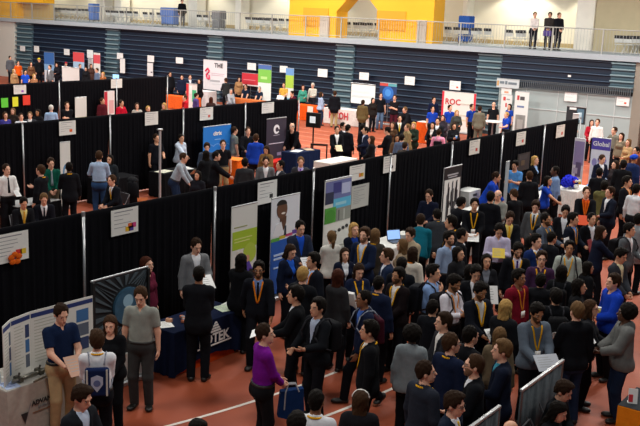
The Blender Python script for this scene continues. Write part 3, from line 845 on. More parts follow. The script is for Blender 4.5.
# ------------------------------------------------------------------ pipe and drape
def drape_mesh(seed, L=3.05, H=2.40):
    r = random.Random(seed); n = 150; vs = []; fs = []
    ph = [r.uniform(0, 6) for _ in range(5)]
    def offx(s, t):
        a = .022*t
        return a*math.sin(2*math.pi*s/.16+ph[0]+1.2*math.sin(s*2.1+ph[1]))+.014*t*math.sin(2*math.pi*s/.09+ph[2])+.02*t*math.sin(s*3+ph[3])
    zs = (0.03, .7, 1.5, 2.2, H-.05, H+.035)
    for j, z in enumerate(zs):
        t = .35+.65*(1-z/H)
        for i in range(n+1):
            s = L*i/n; x = offx(s, t if z < H-.1 else 0)
            vs += [(x+.012, s, z), (x-.012, s, z)]
    W = 2*(n+1)
    for j in range(len(zs)-1):
        for i in range(n):
            a = j*W+2*i; b = a+W
            fs += [(a, a+2, b+2, b), (a+1, b+1, b+3, a+3)]
        a = j*W; b = a+W; fs += [(a, b, b+1, a+1), (a+2*n, a+2*n+1, b+2*n+1, b+2*n)]
    for i in range(n):
        a = 2*i; fs.append((a, a+1, a+3, a+2)); b = (len(zs)-1)*W+2*i; fs.append((b, b+2, b+3, b+1))
    m_ = MB(); m_.add(vs, fs); return m_.mesh('black_curtain', DRAPE, True)
_dm = [drape_mesh(i) for i in range(4)]
def drape_row(X, ys, row, words):
    for i in range(len(ys)-1):
        o = ob('black_curtain', _dm[i % 4], None, (X, ys[i], 0)); tag(o, 'black curtain of the %s drape line, %s' % (row, words[i]), 'curtain', 'black curtains of the %s drape line' % row)
        m_ = MB(); m_.tube((0, 0, 0), (0, 3.05, 0), .009); b_ = m_.build('crossbar', BLACK, o, loc=(0, 0, 2.38)); 
    for i, y in enumerate(ys):
        root = empty('drape_pole', (X+.075, y, 0), 0, 'silver pole of the %s drape line, %s' % (row, pw[row][i]), 'pole', 'silver poles of the %s drape line' % row)
        m_ = MB(); m_.tube((0, 0, .02), (0, 0, 2.45), .024); m_.build('shaft', ALU, root, True)
        m_ = MB(); m_.box((-.2, -.2, 0), (.2, .2, .012)); m_.tube((0, 0, 0), (0, 0, .06), .03); m_.build('base_plate', metal('6e7072'), root)
        m_ = MB(); m_.tube((0, 0, 2.40), (0, 0, 2.47), .030); m_.build('cap', ALU, root)
YA = [3.32, 6.37, 9.42, 12.47, 15.52, 18.57, 21.62, 24.67, 27.72, 30.77]
YB = [9.34, 12.39, 15.44, 18.49, 21.54, 24.59, 27.64]
YC = [15.35, 18.4, 21.45, 24.5, 27.55, 30.6]
pw = {'front': ['out past the left edge', 'just outside the left edge', 'right of the far left white sign', 'left of the green-banded banner', 'right of the blue doctor banner', 'right of the white table', 'above the ink-stroke banner', 'left of the woman in black blazer', 'second from its right end', 'at its right end'],
      'middle': ['out past the left edge', 'left of the white shirt and tie', 'above the dark green shirt', 'right of the man in light blue shirt', 'right of the blue display board', 'left of the dark swirl banner', 'at its right end'],
      'far': ['out past the left edge', 'outside the left edge', 'at the left, by the colour sheets', 'between the white sheet and three colour sheets', 'below the lit laptop', 'at its right end']}
drape_row(-11.37, YA, 'front', ['past the left edge', 'behind the white trifold display', 'behind the turbine banner', 'behind the green-banded banner', 'between blue doctor banner and collage banner', 'behind the white table', 'behind the ink-stroke banner', 'behind the royal blue helper', 'behind the blonde woman in black blazer', ][:9])
drape_row(-20.99, YB, 'middle', ['past the left edge', 'behind the man in white shirt', 'behind the narrow white leaf banner', 'behind the man in black tee', 'behind the blue display board', 'behind the dark swirl banner'])
drape_row(-30.8, YC, 'far', ['past the left edge', 'outside the left edge', 'with three colour sheets', 'with a white sheet', 'left of the end pole'])
# ------------------------------------------------------------------ signs, banners and boards
DK = card('2a2a2c'); MID = card('8c8c90'); ORG = card('e2622a'); RED = card('c62a34'); BLU = card('2454a8'); GRN = card('57b33c'); YEL = card('e8d020'); PUR = card('5a4a9c')
def face_of(px, plane, at):
    """pixel rectangle -> (u0, u1, z0, z1) on the vertical plane X=at or Y=at"""
    x0, y0, x1, y1 = px; f = on_x if plane == 'x' else on_y; k = 1 if plane == 'x' else 0
    a, b = f(x0, y0, at), f(x1, y0, at); zc = (f((x0+x1)/2, y0, at)[2], f((x0+x1)/2, y1, at)[2])
    return a[k], b[k], zc[1], zc[0]
def frame_for(plane, at, u0, u1, z0, lift=0.0):
    """origin at the lower left corner as one reads it; local x to the right, z up, -y toward the reader"""
    if plane == 'x': return (at+lift, u0, z0), R_(90), u1-u0
    return (u0, at-lift, z0), 0, u1-u0
def sheet(name, label, cat, plane, at, px, col, lines=0, dots=(), title=False, group=None, th=.006, extra=None, size=None, cm=None):
    u0, u1, z0, z1 = face_of(px, plane, at)
    if size: u1 = u0+size[0]; z0 = z1-size[1]
    loc, rz, w = frame_for(plane, at, u0, u1, z0, .004); h = z1-z0
    m_ = MB(); m_.box((0, 0, 0), (w, th, h)); o = m_.build(name, card(col), None, loc=loc, rz=rz)
    tag(o, label, cat, group)
    if lines or title:
        m_ = MB(); r = random.Random(px[0])
        if title: m_.box((w*.12, -.003, h*.88), (w*.8, .001, h*.915))
        for i in range(lines):
            z = h*(.76-.62*i/max(lines, 1)); m_.box((w*.10, -.003, z-h*.009), (w*(.35+.4*r.random()), .001, z+h*.009))
        m_.build('print', MID if title else LINE, o)
    if dots:
        for k, c_ in enumerate(dots):
            m_ = MB(); cx, cz = w*(.70+.13*(k % 2)-.1*(k//2)), h*(.30-.12*(k//2)); s_ = w*.085
            m_.box((cx-s_, -.004, cz-s_*.8), (cx+s_, .001, cz+s_*.8)); m_.build('sticker', card(c_), o)
    if extra: extra(o, w, h)
    return o, w, h
AX, BX, CX = -11.30, -20.92, -30.73
def orange_bow(o, w, h):
    m_ = MB()
    for a in (20, 95, 160, 230, 300):
        m_.ball((w*.55+.07*math.cos(R_(a)), -.03, h*.12+.06*math.sin(R_(a))), (.06, .02, .045), 8)
    m_.build('bow', cloth('e0641e'), o, True)
sg = 'white booth signs hung on the drapes'
sheet('booth_sign', 'large white booth sign with orange bow at the left edge, front drape', 'sign', 'x', AX, (-6, 233, 28, 262), 'e6e4de', 5, ('d8342c', 'e8c030', '8a3cb0'), True, extra=orange_bow)
sheet('booth_sign', 'white booth sign with coloured stickers above the turbine banner', 'sign', 'x', AX, (111, 208.5, 138, 234), 'e4e2dc', 4, ('e2622a', 'd03a80', 'e0b020', '4a3a90'), True)
sheet('booth_sign', 'white booth sign between the green-banded and the blue doctor banners', 'sign', 'x', AX, (258, 181, 277, 203), 'e4e3df', 4, ('2c2c30',), True)
sheet('booth_sign', 'white booth sign with orange mark above the grey text poster', 'sign', 'x', AX, (350, 165, 365, 180), 'e4e2dc', 2, ('e8882a', 'e0b020'), True)
sheet('booth_sign', 'white booth sign beside the pole, right of the grey text poster', 'sign', 'x', AX, (384, 156, 396, 172), 'e2e0da', 4, ('3a3a40',), True)
sheet('booth_sign', 'cream booth sign with red dot above the spiky-haired man', 'sign', 'x', AX, (470, 140, 480, 154), 'dedbd0', 3, ('c83a2c',), True)
sheet('booth_sign', 'cream booth sign with red corner above the light blue tee shirt', 'sign', 'x', AX, (517, 132, 526, 145), 'dedbd0', 3, ('c83a2c',), True)
sheet('booth_sign', 'cream booth sign nearest the far end of the front drape', 'sign', 'x', AX, (557, 125, 565, 137), 'dedbd0', 2, ('c83a2c',), True)
sheet('booth_sign', 'white booth sign with orange sticker above the dark green shirt', 'sign', 'x', BX, (59, 121, 75.5, 135), 'e6e4de', 4, ('e0601e',), True)
sheet('booth_sign', 'white booth sign above the man in black tee shirt', 'sign', 'x', BX, (145, 112, 158, 125), 'e6e4de', 4, (), True)
sheet('booth_sign', 'white booth sign above the blue display board', 'sign', 'x', BX, (200, 107.5, 213, 120), 'e6e4de', 4, ('d06a5a',), True)
sheet('booth_sign', 'white booth sign above the dark swirl banner', 'sign', 'x', BX, (262, 102.5, 274, 113), 'e2e0dc', 3, (), True)
sheet('booth_sign', 'white booth sign above three colour sheets on the far drape', 'sign', 'x', CX, (13.5, 85, 26, 94), 'e6e4de', 3, ('9a4ac0',), True)
sheet('booth_sign', 'white booth sign on the pole under the lit laptop', 'sign', 'x', CX, (111, 79, 122, 88), 'dfe2dc', 4, (), False)
sheet('paper_sheet', 'bright green paper sheet on the far drape', 'paper', 'x', CX, (1, 98, 8, 107.5), '62d63a')
sheet('paper_sheet', 'bright yellow paper sheet on the far drape', 'paper', 'x', CX, (12.3, 97, 18, 106.5), 'ecec30')
sheet('paper_sheet', 'bright red paper sheet on the far drape', 'paper', 'x', CX, (22.8, 95.3, 30, 105), 'ee3a24')
def poster_stand(o, w, h, z0):
    m_ = MB(); m_.tube((w/2, .03, -z0+.01), (w/2, .03, h*.9), .016); m_.box((w*.1, -.10, -z0), (w*.9, .2, -z0+.025)); m_.build('stand', metal('8a8c8e'), o)
def standing(px, plane, at):
    return face_of(px, plane, at)[2]
# papers on the bleachers
sb = 'white booth signs on the bleachers'
spots = [((20, 46, 25, 51), 'white sign on the bleachers, nearest the left wall'), ((34, 46, 39, 52), 'white sign above the yellow cap at the bleachers'), ((64, 49, 69.5, 55), 'white sign on the bleachers above the red cap'),
  ((87, 50, 93, 58), 'white sign on the bleachers above the auburn woman in brown'), ((117, 53, 123, 59), 'white sign on the bleachers above a narrow white sheet'), ((147.5, 55.5, 154, 62), 'white sign on the bleachers above the portrait sheet'),
  ((176, 57.5, 183, 63.5), 'white sign on the bleachers left of the board with ribbon logo'), ((247.5, 63, 256, 70), 'white sign on the bleachers above the red banner'), ((280, 66, 287.5, 72.5), 'white sign on the bleachers beside the small green banner'),
  ((318, 69, 327.5, 77), 'white sign on the bleachers above the orange table'), ((359.5, 72.5, 369, 80), 'white sign on the bleachers above the projection screen'), ((405, 76.5, 415, 85), 'white sign on the bleachers right of the blue poster'),
  ((450, 81, 461, 90), 'white sign with red dot above the red-edged banner'), ((565, 92, 577.5, 101.5), 'white sign on the grey wall left of centre'), ((617, 96, 630, 106), 'white sign with orange spot at the right end of the grey wall')]
for px, lb in spots:
    sheet('booth_sign', lb, 'sign', 'y', 41.84 if px[0] < 500 else 41.9, px, 'e8e8e6', 2, ('d8502c',) if 'dot' in lb or 'spot' in lb else ())
sheet('small_tag', 'tiny white tag on the navy tiers above the grey wall', 'tag', 'y', 41.9, (568, 75, 571, 77), 'f0f0ee')
# ---- front drape banners
def z_floor(o): return o.location.z
def banner(label, plane, at, px, col, extra, name='roll_up_banner', floor=True, z0=None, legs=True, th=.012):
    u0, u1, zb, zt = face_of(px, plane, at)
    if z0 is not None: zb = z0
    loc, rz, w = frame_for(plane, at, u0, u1, zb); h = zt-zb
    root = empty(name, loc, rz, label, 'banner')
    m_ = MB(); m_.box((0, 0, 0), (w, th, h)); m_.build('panel', card(col), root)
    m_ = MB(); m_.tube((0, th/2, h+.012), (w, th/2, h+.012), .016); m_.build('top_bar', metal('c0c2c4'), root)
    if legs:
        m_ = MB(); m_.rbox((-.02, -.10, -zb), (w+.02, .14, -zb+.09), .04); 
        if zb > .12: m_.tube((w/2, .04, -zb+.05), (w/2, .04, h*.3), .014)
        m_.build('base', metal('a8aaac'), root)
    if extra: extra(root, w, h)
    return root, w, h
_lift = {}
def lift(root):
    _lift[root.name] = _lift.get(root.name, 0)+1; return .0035+.0011*_lift[root.name]
def pic(root, w, h, name, rects):
    for c_, x0, z0, x1, z1, *nm in rects:
        m_ = MB(); m_.box((w*x0, -lift(root), h*z0), (w*x1, .001, h*z1)); m_.build(nm[0] if nm else name, card(c_), root)
def blob(root, name, col, pts, y=-.004, d=.005):
    m_ = MB(); m_.slab(pts, -lift(root), .001); m_.build(name, card(col), root)
def disc(cx, cz, rx, rz_=None, n=20, a0=0, a1=360): rz_ = rz_ or rx; return [(cx+rx*math.cos(R_(a0+(a1-a0)*i/n)), cz+rz_*math.sin(R_(a0+(a1-a0)*i/n))) for i in range(n+(0 if a1-a0 == 360 else 1))]
def seniors(r, w, h):
    pic(r, w, h, 'green_band', [('a5c22e', .04, .58, .99, .76)]); blob(r, 'green_disc', 'b4cc48', disc(w*.72, h*.52, w*.26, h*.10))
    pic(r, w, h, 'print', [('9aa06a', .1, .795, .6, .805), ('d8e08a', .1, .68, .8, .69), ('d8e08a', .1, .65, .7, .66)])
    blob(r, 'figure_red', 'a8402c', [(w*.16, h*.30), (w*.22, h*.46), (w*.42, h*.50), (w*.52, h*.36), (w*.5, h*.28)]); blob(r, 'figure_violet', '5a44a8', [(w*.44, h*.26), (w*.5, h*.42), (w*.7, h*.44), (w*.92, h*.30), (w*.9, h*.24)], y=-.006)
    blob(r, 'white_hair', 'e0dcd4', disc(w*.34, h*.535, w*.12, h*.045), y=-.007); blob(r, 'face', 'd0a080', disc(w*.36, h*.51, w*.09, h*.035), y=-.009); blob(r, 'face', 'd0a080', disc(w*.62, h*.47, w*.09, h*.035), y=-.009); blob(r, 'dark_print', '1c1c20', [(w*.66, h*.28), (w*.72, h*.36), (w*.98, h*.33), (w*.98, h*.26)], y=-.010)
banner('white banner with green band and elderly couple, front drape', 'x', -11.05, (232, 205.5, 257.5, 285), 'dcdcd6', seniors, z0=.12)
def doctor(r, w, h):
    pic(r, w, h, 'blue_field', [('1a58b4', 0, 0, 1, .56)]); pic(r, w, h, 'colour_strip', [('58a840', 0, .555, .3, .59), ('c8b428', .3, .57, .5, .60), ('c03870', .5, .58, .75, .61), ('5a3a98', .75, .59, 1, .63)])
    blob(r, 'neck', '5c3a26', [(w*.30, h*.66), (w*.30, h*.80), (w*.52, h*.80), (w*.50, h*.66)]); blob(r, 'coat', 'e4e6ea', [(w*.02, h*.60), (w*.16, h*.73), (w*.34, h*.75), (w*.42, h*.64), (w*.52, h*.74), (w*.72, h*.66), (w*.74, h*.61)], y=-.006)
    blob(r, 'face', '6a4630', disc(w*.36, h*.875, w*.18, h*.095), y=-.008); blob(r, 'smile', 'e8e0d8', disc(w*.40, h*.835, w*.07, h*.010), y=-.010); blob(r, 'hair', '18120e', disc(w*.35, h*.925, w*.17, h*.05, a0=0, a1=180), y=-.010); blob(r, 'tie', '23303c', [(w*.44, h*.60), (w*.46, h*.70), (w*.51, h*.70), (w*.52, h*.60)], y=-.009)
    pic(r, w, h, 'lettering_bar', [('b8d0f0', .1, .40, .5, .42), ('b8d0f0', .1, .36, .55, .38), ('b8d0f0', .1, .27, .4, .285)])
banner('blue and white banner with a smiling doctor, front drape', 'x', -11.05, (272, 196.5, 300, 265), 'dfe3ea', doctor, z0=.12)
def collage(r, w, h):
    pic(r, w, h, 'photo', [('6c74a8', .02, .80, .98, .99), ('3a3c80', .3, .86, .6, .97), ('b8c0e0', .62, .84, .95, .95), ('28304c', .02, .76, .32, .88), ('5ab4d8', .32, .70, .98, .80), ('9ad0e0', .4, .73, .8, .76), ('4c9c38', .02, .56, .42, .72), ('8a8e86', .44, .56, .98, .70), ('5c5f5c', .5, .57, .56, .68), ('b4b8b0', .7, .57, .76, .68)])
    blob(r, 'green_dome', '3f8c28', disc(w*.22, h*.63, w*.18, h*.07), y=-.006)
    for k, x in enumerate((.22, .40, .58, .72, .86)): blob(r, 'dark_dot', '26282c', disc(w*x, h*(.44+.012*k), w*(.045 if k != 1 else .06), h*.018), y=-.005)
    pic(r, w, h, 'print', [('b8bab4', .45, .30, .85, .31), ('b8bab4', .45, .27, .8, .28), ('b8bab4', .2, .2, .8, .21)])
banner('tall collage banner with purple, blue and green pictures, front drape', 'x', -11.05, (325.5, 179, 352, 262), 'd6d6d0', collage, z0=.10)
sheet('text_poster', 'grey text poster beside the collage banner', 'poster', 'x', AX, (352, 184.5, 369, 207), 'b9bab4', 8, (), True)
def inkb(r, w, h):
    pic(r, w, h, 'black_head', [('141416', 0, .84, 1, 1)]); pic(r, w, h, 'print', [('b0b0b4', .2, .89, .8, .91), ('b0b0b4', .25, .86, .75, .875)])
    pic(r, w, h, 'edge', [('1c1c1e', 0, 0, .05, .84), ('1c1c1e', .95, 0, 1, .84)])
    rr = random.Random(5)
    for k in range(13):
        x = .24+.045*k; t = .62+.16*math.sin(k*1.3); b_ = .38-.12*math.sin(k*.9+1)
        blob(r, 'ink_stroke', '17171a' if k % 3 else '55565a', [(w*(x-.012), h*b_), (w*(x-.02), h*t), (w*(x+.02), h*(t+.03)), (w*(x+.022), h*(b_+.02))], y=-.004-.0005*(k % 2))
banner('black-framed banner with ink strokes, front drape', 'x', -10.75, (444.5, 167, 462, 222), 'dcdcd8', inkb, z0=.12)
def turb(r, w, h):
    cx, cz = w*.62, h*.70
    for k in range(34):
        a0, a1 = R_(k*360/34), R_(k*360/34+2.6)
        for rr0, rr1 in ((.30, .95),):
            p = [(cx+rr0*w*math.cos(a0), cz+rr0*w*math.sin(a0)), (cx+rr1*w*math.cos(a0-.12), cz+rr1*w*math.sin(a0-.12)), (cx+rr1*w*math.cos(a1-.09), cz+rr1*w*math.sin(a1-.09)), (cx+rr0*w*math.cos(a1), cz+rr0*w*math.sin(a1))]
            p = [(min(max(x, .01), w-.01), min(max(z, h*.34), h*.985)) for x, z in p]
            blob(r, 'blade', '465259', p, y=-.003, d=.003)
    m_ = MB(); m_.slab(disc(cx, cz, w*.26, n=28), -lift(r), 0); m_.build('globe', mat('31566e', .5, 'globe', scale=9, amt=.5), r)
    blob(r, 'globe_light', '8fb4c8', disc(cx-w*.02, cz+w*.08, w*.09), y=-.007)
    pic(r, w, h, 'white_foot', [('c8c8c2', 0, 0, 1, .26)]); pic(r, w, h, 'edge', [('0c0c0e', 0, .26, .035, 1), ('0c0c0e', .965, .26, 1, 1)])
banner('dark turbine banner with blue globe and grey blades', 'x', -10.1, (91, 275, 148, 395), '14191d', turb, z0=.06, legs=True)
# ---- booth boards behind the front drape
def leaf(r, w, h):
    blob(r, 'ring', '5a8cb4', disc(w*.55, h*.52, w*.32, h*.14)); blob(r, 'ring_hole', 'd6d6d0', disc(w*.55, h*.52, w*.18, h*.08), y=-.006); pic(r, w, h, 'print', [('9ab0c0', .3, .14, .8, .17)])
banner('narrow white banner with blue ring behind the dark green shirt', 'x', -20.5, (60, 142.5, 70, 178), 'd8d8d2', leaf, z0=.1)
def citrix(r, w, h):
    t_ = text('citrix', .19, WHITE, r, (w*.5, -.006, h*.84), bold=.006)
    for x in (.22, .5, .78): blob(r, 'arc', '8cc0f0', [(w*(x+dx*.16), h*(.56+.05*(1-dx*dx))+dz) for dx, dz in [(q/4-1, 0) for q in range(9)]+[(1-q/4, -.012) for q in range(9)]])
    pic(r, w, h, 'print', [('8cc0f0', .4, .70, .62, .715), ('a8d0f6', .42, .38, .66, .44), ('a8d0f6', .42, .30, .52, .36), ('a8d0f6', .56, .30, .66, .36)])
banner('wide bright blue display board with white lettering, middle drape', 'x', -20.45, (203.5, 126, 231, 152), '1478d2', citrix, name='display_board', z0=.35)
def swirl(r, w, h):
    cx, cz = w*.5, h*.80
    blob(r, 'swirl', 'e8e6ea', disc(cx, cz, w*.15, n=24), y=-.004); blob(r, 'swirl_hole', '332c3c', disc(cx+w*.02, cz-w*.01, w*.075), y=-.006); blob(r, 'swirl_cut', '332c3c', [(cx, cz-w*.02), (cx+w*.17, cz-w*.10), (cx+w*.17, cz-w*.02), (cx+w*.05, cz+w*.01)], y=-.006)
    pic(r, w, h, 'print', [('b8b0c0', .35, .685, .65, .695), ('c8c0d0', .12, .53, .88, .545), ('8a7c9c', .55, .3, .8, .36), ('c0b8c8', .76, .24, .95, .32), ('b83a34', 0, 0, 1, .22)])
banner('dark plum roll-up banner with white swirl, middle booths', 'x', -20.0, (267, 118.5, 286.5, 168), '332c3c', swirl, z0=.10)
# ---- far boards at the bleachers
def strips(cols):
    def f(r, w, h): pic(r, w, h, 'picture', cols)
    return f
banner('blue and white banner at the far left bleachers', 'y', 41.2, (44, 52.5, 54, 72), 'dfe6ee', strips([('3a6cb0', 0, .55, 1, 1), ('8ab4dc', 0, .4, 1, .6)]), z0=.1)
banner('red and pale blue banner at the far left bleachers', 'y', 41.2, (73, 52.5, 84, 70), 'a8c8e4', strips([('d84c50', 0, .72, 1, 1), ('e0e8f0', .2, .2, .8, .5)]), z0=.1)
banner('white banner with red head left of the grey steps', 'y', 41.2, (93.5, 53, 100, 72), 'e2e0dc', strips([('d8505a', 0, .70, 1, .95)]), z0=.1)
sheet('paper_sheet', 'narrow black and white sheet under a sign at the far left bleachers', 'paper', 'y', 41.84, (88, 58.5, 93, 70), 'dcdcdc', 3, (), True)
sheet('paper_sheet', 'narrow white sheet hanging on the bleachers above the far drape', 'paper', 'y', 41.84, (120, 58.5, 125, 73), 'e6e6e4')
sheet('portrait_sheet', 'white sheet with a dark portrait on the bleachers above the far drape', 'poster', 'y', 41.84, (147.3, 63, 153, 76), 'e0e0e0', 0, ('3a3a44', '5a5a66'))
def the(r, w, h):
    text('THE', .36, DK, r, (w*.66, -.012, h*.83), bold=.008)
    m_ = MB(); pts = [(w*.10, -.01, h*.62), (w*.20, -.01, h*.72), (w*.27, -.01, h*.62), (w*.14, -.01, h*.50), (w*.17, -.01, h*.38), (w*.28, -.01, h*.36), (w*.26, -.01, h*.50)]
    m_.path(pts, .055, 6); m_.build('ribbon_logo', card('d43a5c'), r)
    pic(r, w, h, 'print', [('c8a8b4', .35, .55, .9, .57), ('c8a8b4', .35, .49, .86, .51), ('a8a8ac', .3, .28, .72, .34), ('c8c8cc', .4, .2, .8, .22)])
banner('large white display board with red ribbon logo before the bleachers', 'y', 40.2, (203.5, 60.5, 227, 88), 'dcd9dc', the, name='display_board', z0=.9, legs=True)
banner('red banner with white foot beside the green roll-up, bleachers', 'y', 41.75, (242, 73.5, 259, 86), 'd2303e', strips([('e8dcdc', .0, 0, 1, .10), ('e88c94', .1, .45, .8, .5)]), name='wall_banner')
banner('green and white roll-up banner with blue head, bleachers', 'y', 40.6, (258.5, 65, 271.5, 101), 'e2e8e4', strips([('4a6cac', 0, .90, 1, 1), ('7cc250', 0, .60, 1, .90), ('b4e08c', .2, .68, .7, .74)]), z0=.08)
banner('small green and blue roll-up banner behind the yellow shirt', 'y', 41.2, (286, 68.5, 294, 92), 'dfe6e2', strips([('6a9ad0', 0, .84, 1, 1), ('a8cc48', 0, .54, 1, .84), ('7cc0d8', .1, .05, .9, .3)]), z0=.08)
def scr(r, w, h):
    pic(r, w, h, 'image', [('ccd2d2', .05, .30, .95, .42), ('d6dcdc', .05, .55, .8, .66)]); pic(r, w, h, 'edge', [('2a2a2e', 0, 0, .02, 1), ('2a2a2e', 0, .97, 1, 1)])
    m_ = MB(); m_.tube((w/2, .04, -.9), (w/2, .04, 0), .02)
    for a in (0, 120, 240): m_.tube((w/2, .04, -.6), (w/2+.45*math.cos(R_(a)), .04+.45*math.sin(R_(a)), -1.02), .014)
    m_.build('tripod', metal('5a5c60'), r)
banner('white projection screen on a tripod before the bleachers', 'y', 40.0, (351, 84, 375.5, 104), 'e2e6e4', scr, name='projection_screen', legs=False)
def bp(r, w, h):
    pic(r, w, h, 'band', [('c8463c', 0, .86, .5, 1), ('5aa0a8', .5, .86, 1, 1)]); blob(r, 'disc', '2a6cc0', disc(w*.5, h*.5, w*.33)); blob(r, 'disc_core', '4a90dc', disc(w*.5, h*.52, w*.18), y=-.006)
banner('dark blue poster with red and teal head above two standing men', 'y', 40.8, (380, 83.5, 397, 103), '1c3a6c', bp, name='poster_stand', legs=True)
def roc(r, w, h):
    pic(r, w, h, 'red_edge', [('d42a3c', 0, 0, .06, 1), ('d42a3c', .94, 0, 1, 1)])
    text('ROC', .40, RED, r, (w*.33, -.012, h*.74), bold=.008)
    pic(r, w, h, 'print', [('d0c8b8', .15, .40, .85, .44), ('d8ccb0', .12, .28, .8, .32), ('c8c0b4', .55, .7, .9, .73)])
banner('wide white banner with red edges and red lettering', 'y', 40.9, (442.5, 92.5, 476.5, 122), 'e2ddd6', roc, name='display_board', z0=.1)
def hdr(r, w, h): pic(r, w, h, 'lettering_bar', [('6c7880', .14, .45, .34, .75), ('6c7880', .38, .40, .48, .8), ('6c7880', .52, .42, .9, .70), ('c89a5c', .02, .2, .10, .8)])
banner('grey header sign with pale letters above the white posters', 'y', 41.7, (497, 79.5, 519.5, 88), 'c4cacc', hdr, name='header_sign', legs=False)
banner('upper white sign under the grey header sign', 'y', 41.75, (501.5, 88, 512, 94.5), 'e2e2de', strips([('d89a7c', .3, .2, .7, .5)]), name='booth_notice', legs=False)
banner('white poster with red mark left of the larger white poster', 'y', 41.6, (501.5, 95, 512.5, 121), 'dfe0dc', strips([('c83c3c', .2, .86, .42, .95), ('c83c3c', .42, .70, .56, .8), ('9a9a98', .5, .88, .8, .91)]), z0=.1)
banner('larger white poster with red mark and grey print', 'y', 41.3, (515.5, 92, 529.5, 124), 'dedfdb', strips([('b83a3a', .16, .82, .32, .92), ('4a4a4c', .38, .82, .7, .90), ('6a7aa0', .2, .66, .7, .70), ('8c8c88', .15, .10, .85, .5), ('b0b0ac', .3, .2, .7, .4)]), z0=.1)
def dkp(r, w, h): pic(r, w, h, 'picture', [('4a6a7c', .55, .1, .9, .9), ('e0e4e4', .15, .82, .5, .95), ('a8c4d0', .62, .25, .8, .7)])
banner('dark framed poster on a stand before the grey wall', 'y', 38.0, (567, 107, 586.5, 124), '1a2026', dkp, name='poster_stand')
def glob(r, w, h):
    pic(r, w, h, 'purple_head', [('4c3f9c', 0, .82, 1, 1)]); text('Global', .20, WHITE, r, (w*.5, -.012, h*.91), bold=.003)
    for k, (x, z, sx, sz) in enumerate(((.22, .62, .14, .09), (.3, .48, .07, .1), (.62, .66, .25, .09), (.52, .52, .10, .12), (.78, .52, .1, .06))): blob(r, 'map_patch', '8f88b8', disc(w*x, h*z, w*sx, h*sz*.7, n=9), y=-.005)
banner('tall poster with purple head and world map, right crowd', 'y', 28.6, (592.5, 138.5, 611.5, 182), 'd4d4da', glob, name='poster_board', z0=.1)
def pur(r, w, h): pic(r, w, h, 'picture', [('8a7ca4', .05, .55, .95, .96), ('5a4c6c', .3, .35, .8, .6), ('a89cb4', .1, .4, .5, .5)]); 
banner('narrow purple picture board left of the world map poster', 'y', 28.9, (575, 139, 586, 180), 'c8c4cc', pur, name='poster_board', z0=.1)
banner('tall plain white banner past the end of the front drape', 'y', 31.6, (573, 114, 579, 150), 'd8d8d6', strips([('b0a8b4', .3, .1, .7, .35)]), z0=.1)
banner('grey upright banner seen edge-on beside the light blue tee shirt', 'x', -10.3, (506.5, 162, 509.8, 240), '9aa4a8', None, z0=.1)
sheet('dark_poster', 'dark picture hung on the front drape left of the blonde woman', 'poster', 'x', AX, (518, 153, 530, 170), '2e2b28', 0, (), extra=lambda o, w, h: pic(o, w, h, 'picture', [('5a4a34', .3, .3, .6, .6), ('3c3a38', .1, .65, .8, .9)]))

# ------------------------------------------------------------------ tables
def table_cloth_mesh(x0, x1, y0, y1, z, seed, flare=.05, hem=.02, arch=None):
    r = random.Random(seed); n = 26; ring = []
    per = [(x0, y0), (x1, y0), (x1, y1), (x0, y1)]
    for k in range(4):
        a, b = per[k], per[(k+1) % 4]
        for i in range(n): ring.append((a[0]+(b[0]-a[0])*i/n, a[1]+(b[1]-a[1])*i/n, k, i/n))
    cx, cy = (x0+x1)/2, (y0+y1)/2; N = len(ring); vs = []; fs = []; ph = r.uniform(0, 6)
    lev = [(z, 0), (z-.012, 1.0), (z*.6, 1.0), (hem, 1.0)]
    for j, (zz, _) in enumerate(lev):
        t = (z-zz)/z
        for q, (x, y, k, u) in enumerate(ring):
            nx, ny = ((0, -1), (1, 0), (0, 1), (-1, 0))[k]; s = q/N*2*math.pi
            d = t*(flare*(.5+.5*math.sin(s*15+ph))+flare*.25*math.sin(s*37)) + (.006 if j else 0)
            zb = zz
            if j == 3 and arch and k in arch: zb = hem+.17*math.sin(math.pi*u)**1.0
            vs.append((x+nx*d, y+ny*d, zb))
    for j in range(3):
        for i in range(N): fs.append((j*N+i, (j+1)*N+i, (j+1)*N+(i+1) % N, j*N+(i+1) % N))
    fs.append(tuple(range(N)))
    m_ = MB(); m_.add(vs, fs); return m_
def table(label, x0, x1, y0, y1, z, col, name='exhibit_table', arch=None, top=None, flare=.05, legs=False, hem=.02):
    cx, cy = (x0+x1)/2, (y0+y1)/2
    root = empty(name, (cx, cy, 0), 0, label, 'table')
    table_cloth_mesh(x0-cx, x1-cx, y0-cy, y1-cy, z, cx*7+cy, flare, hem, arch).build('tablecloth', cloth(col), root)
    m_ = MB(); m_.box((x0-cx+.01, y0-cy+.01, z-.035), (x1-cx-.01, y1-cy-.01, z-.014)); m_.build('tabletop', mat('7a6a54', .5, 'wood'), root)
    if top:
        m_ = MB(); m_.box((x0-cx-.003, y0-cy-.003, z+.0005), (x1-cx+.003, y1-cy+.003, z+.004)); m_.build('top_cover', cloth(top), root)
    for sx in (x0-cx+.08, x1-cx-.08):
        for sy in (y0-cy+.1, y1-cy-.1): m_ = MB(); m_.tube((sx, sy, 0), (sx, sy, z-.036), .015); m_.build('leg', metal('55575a'), root)
    return root
def T_flat(root, s, size, m, dx, y, z, **k): return text(s, size, m, root, (dx, y, z), rot=(R_(90), 0, R_(90)), **k)
t1 = table('taupe-clothed table with black company lettering at lower left', -10.42, -9.70, 6.80, 8.62, .75, 'b4aba0', flare=.015, top='b8b4ac')
T_flat(t1, 'ADVANCED', .092, DK, .385, -.30, .47, bold=.003); T_flat(t1, 'ENERGY', .06, MID, .385, -.34, .395)
m_ = MB(); m_.slab([(-.06, .10), (.05, .10), (.0, -.05)], -.003, .003); b_ = m_.build('triangle_logo', DK, t1, loc=(.386, -.66, .28)); b_.rotation_euler = (0, 0, R_(90))
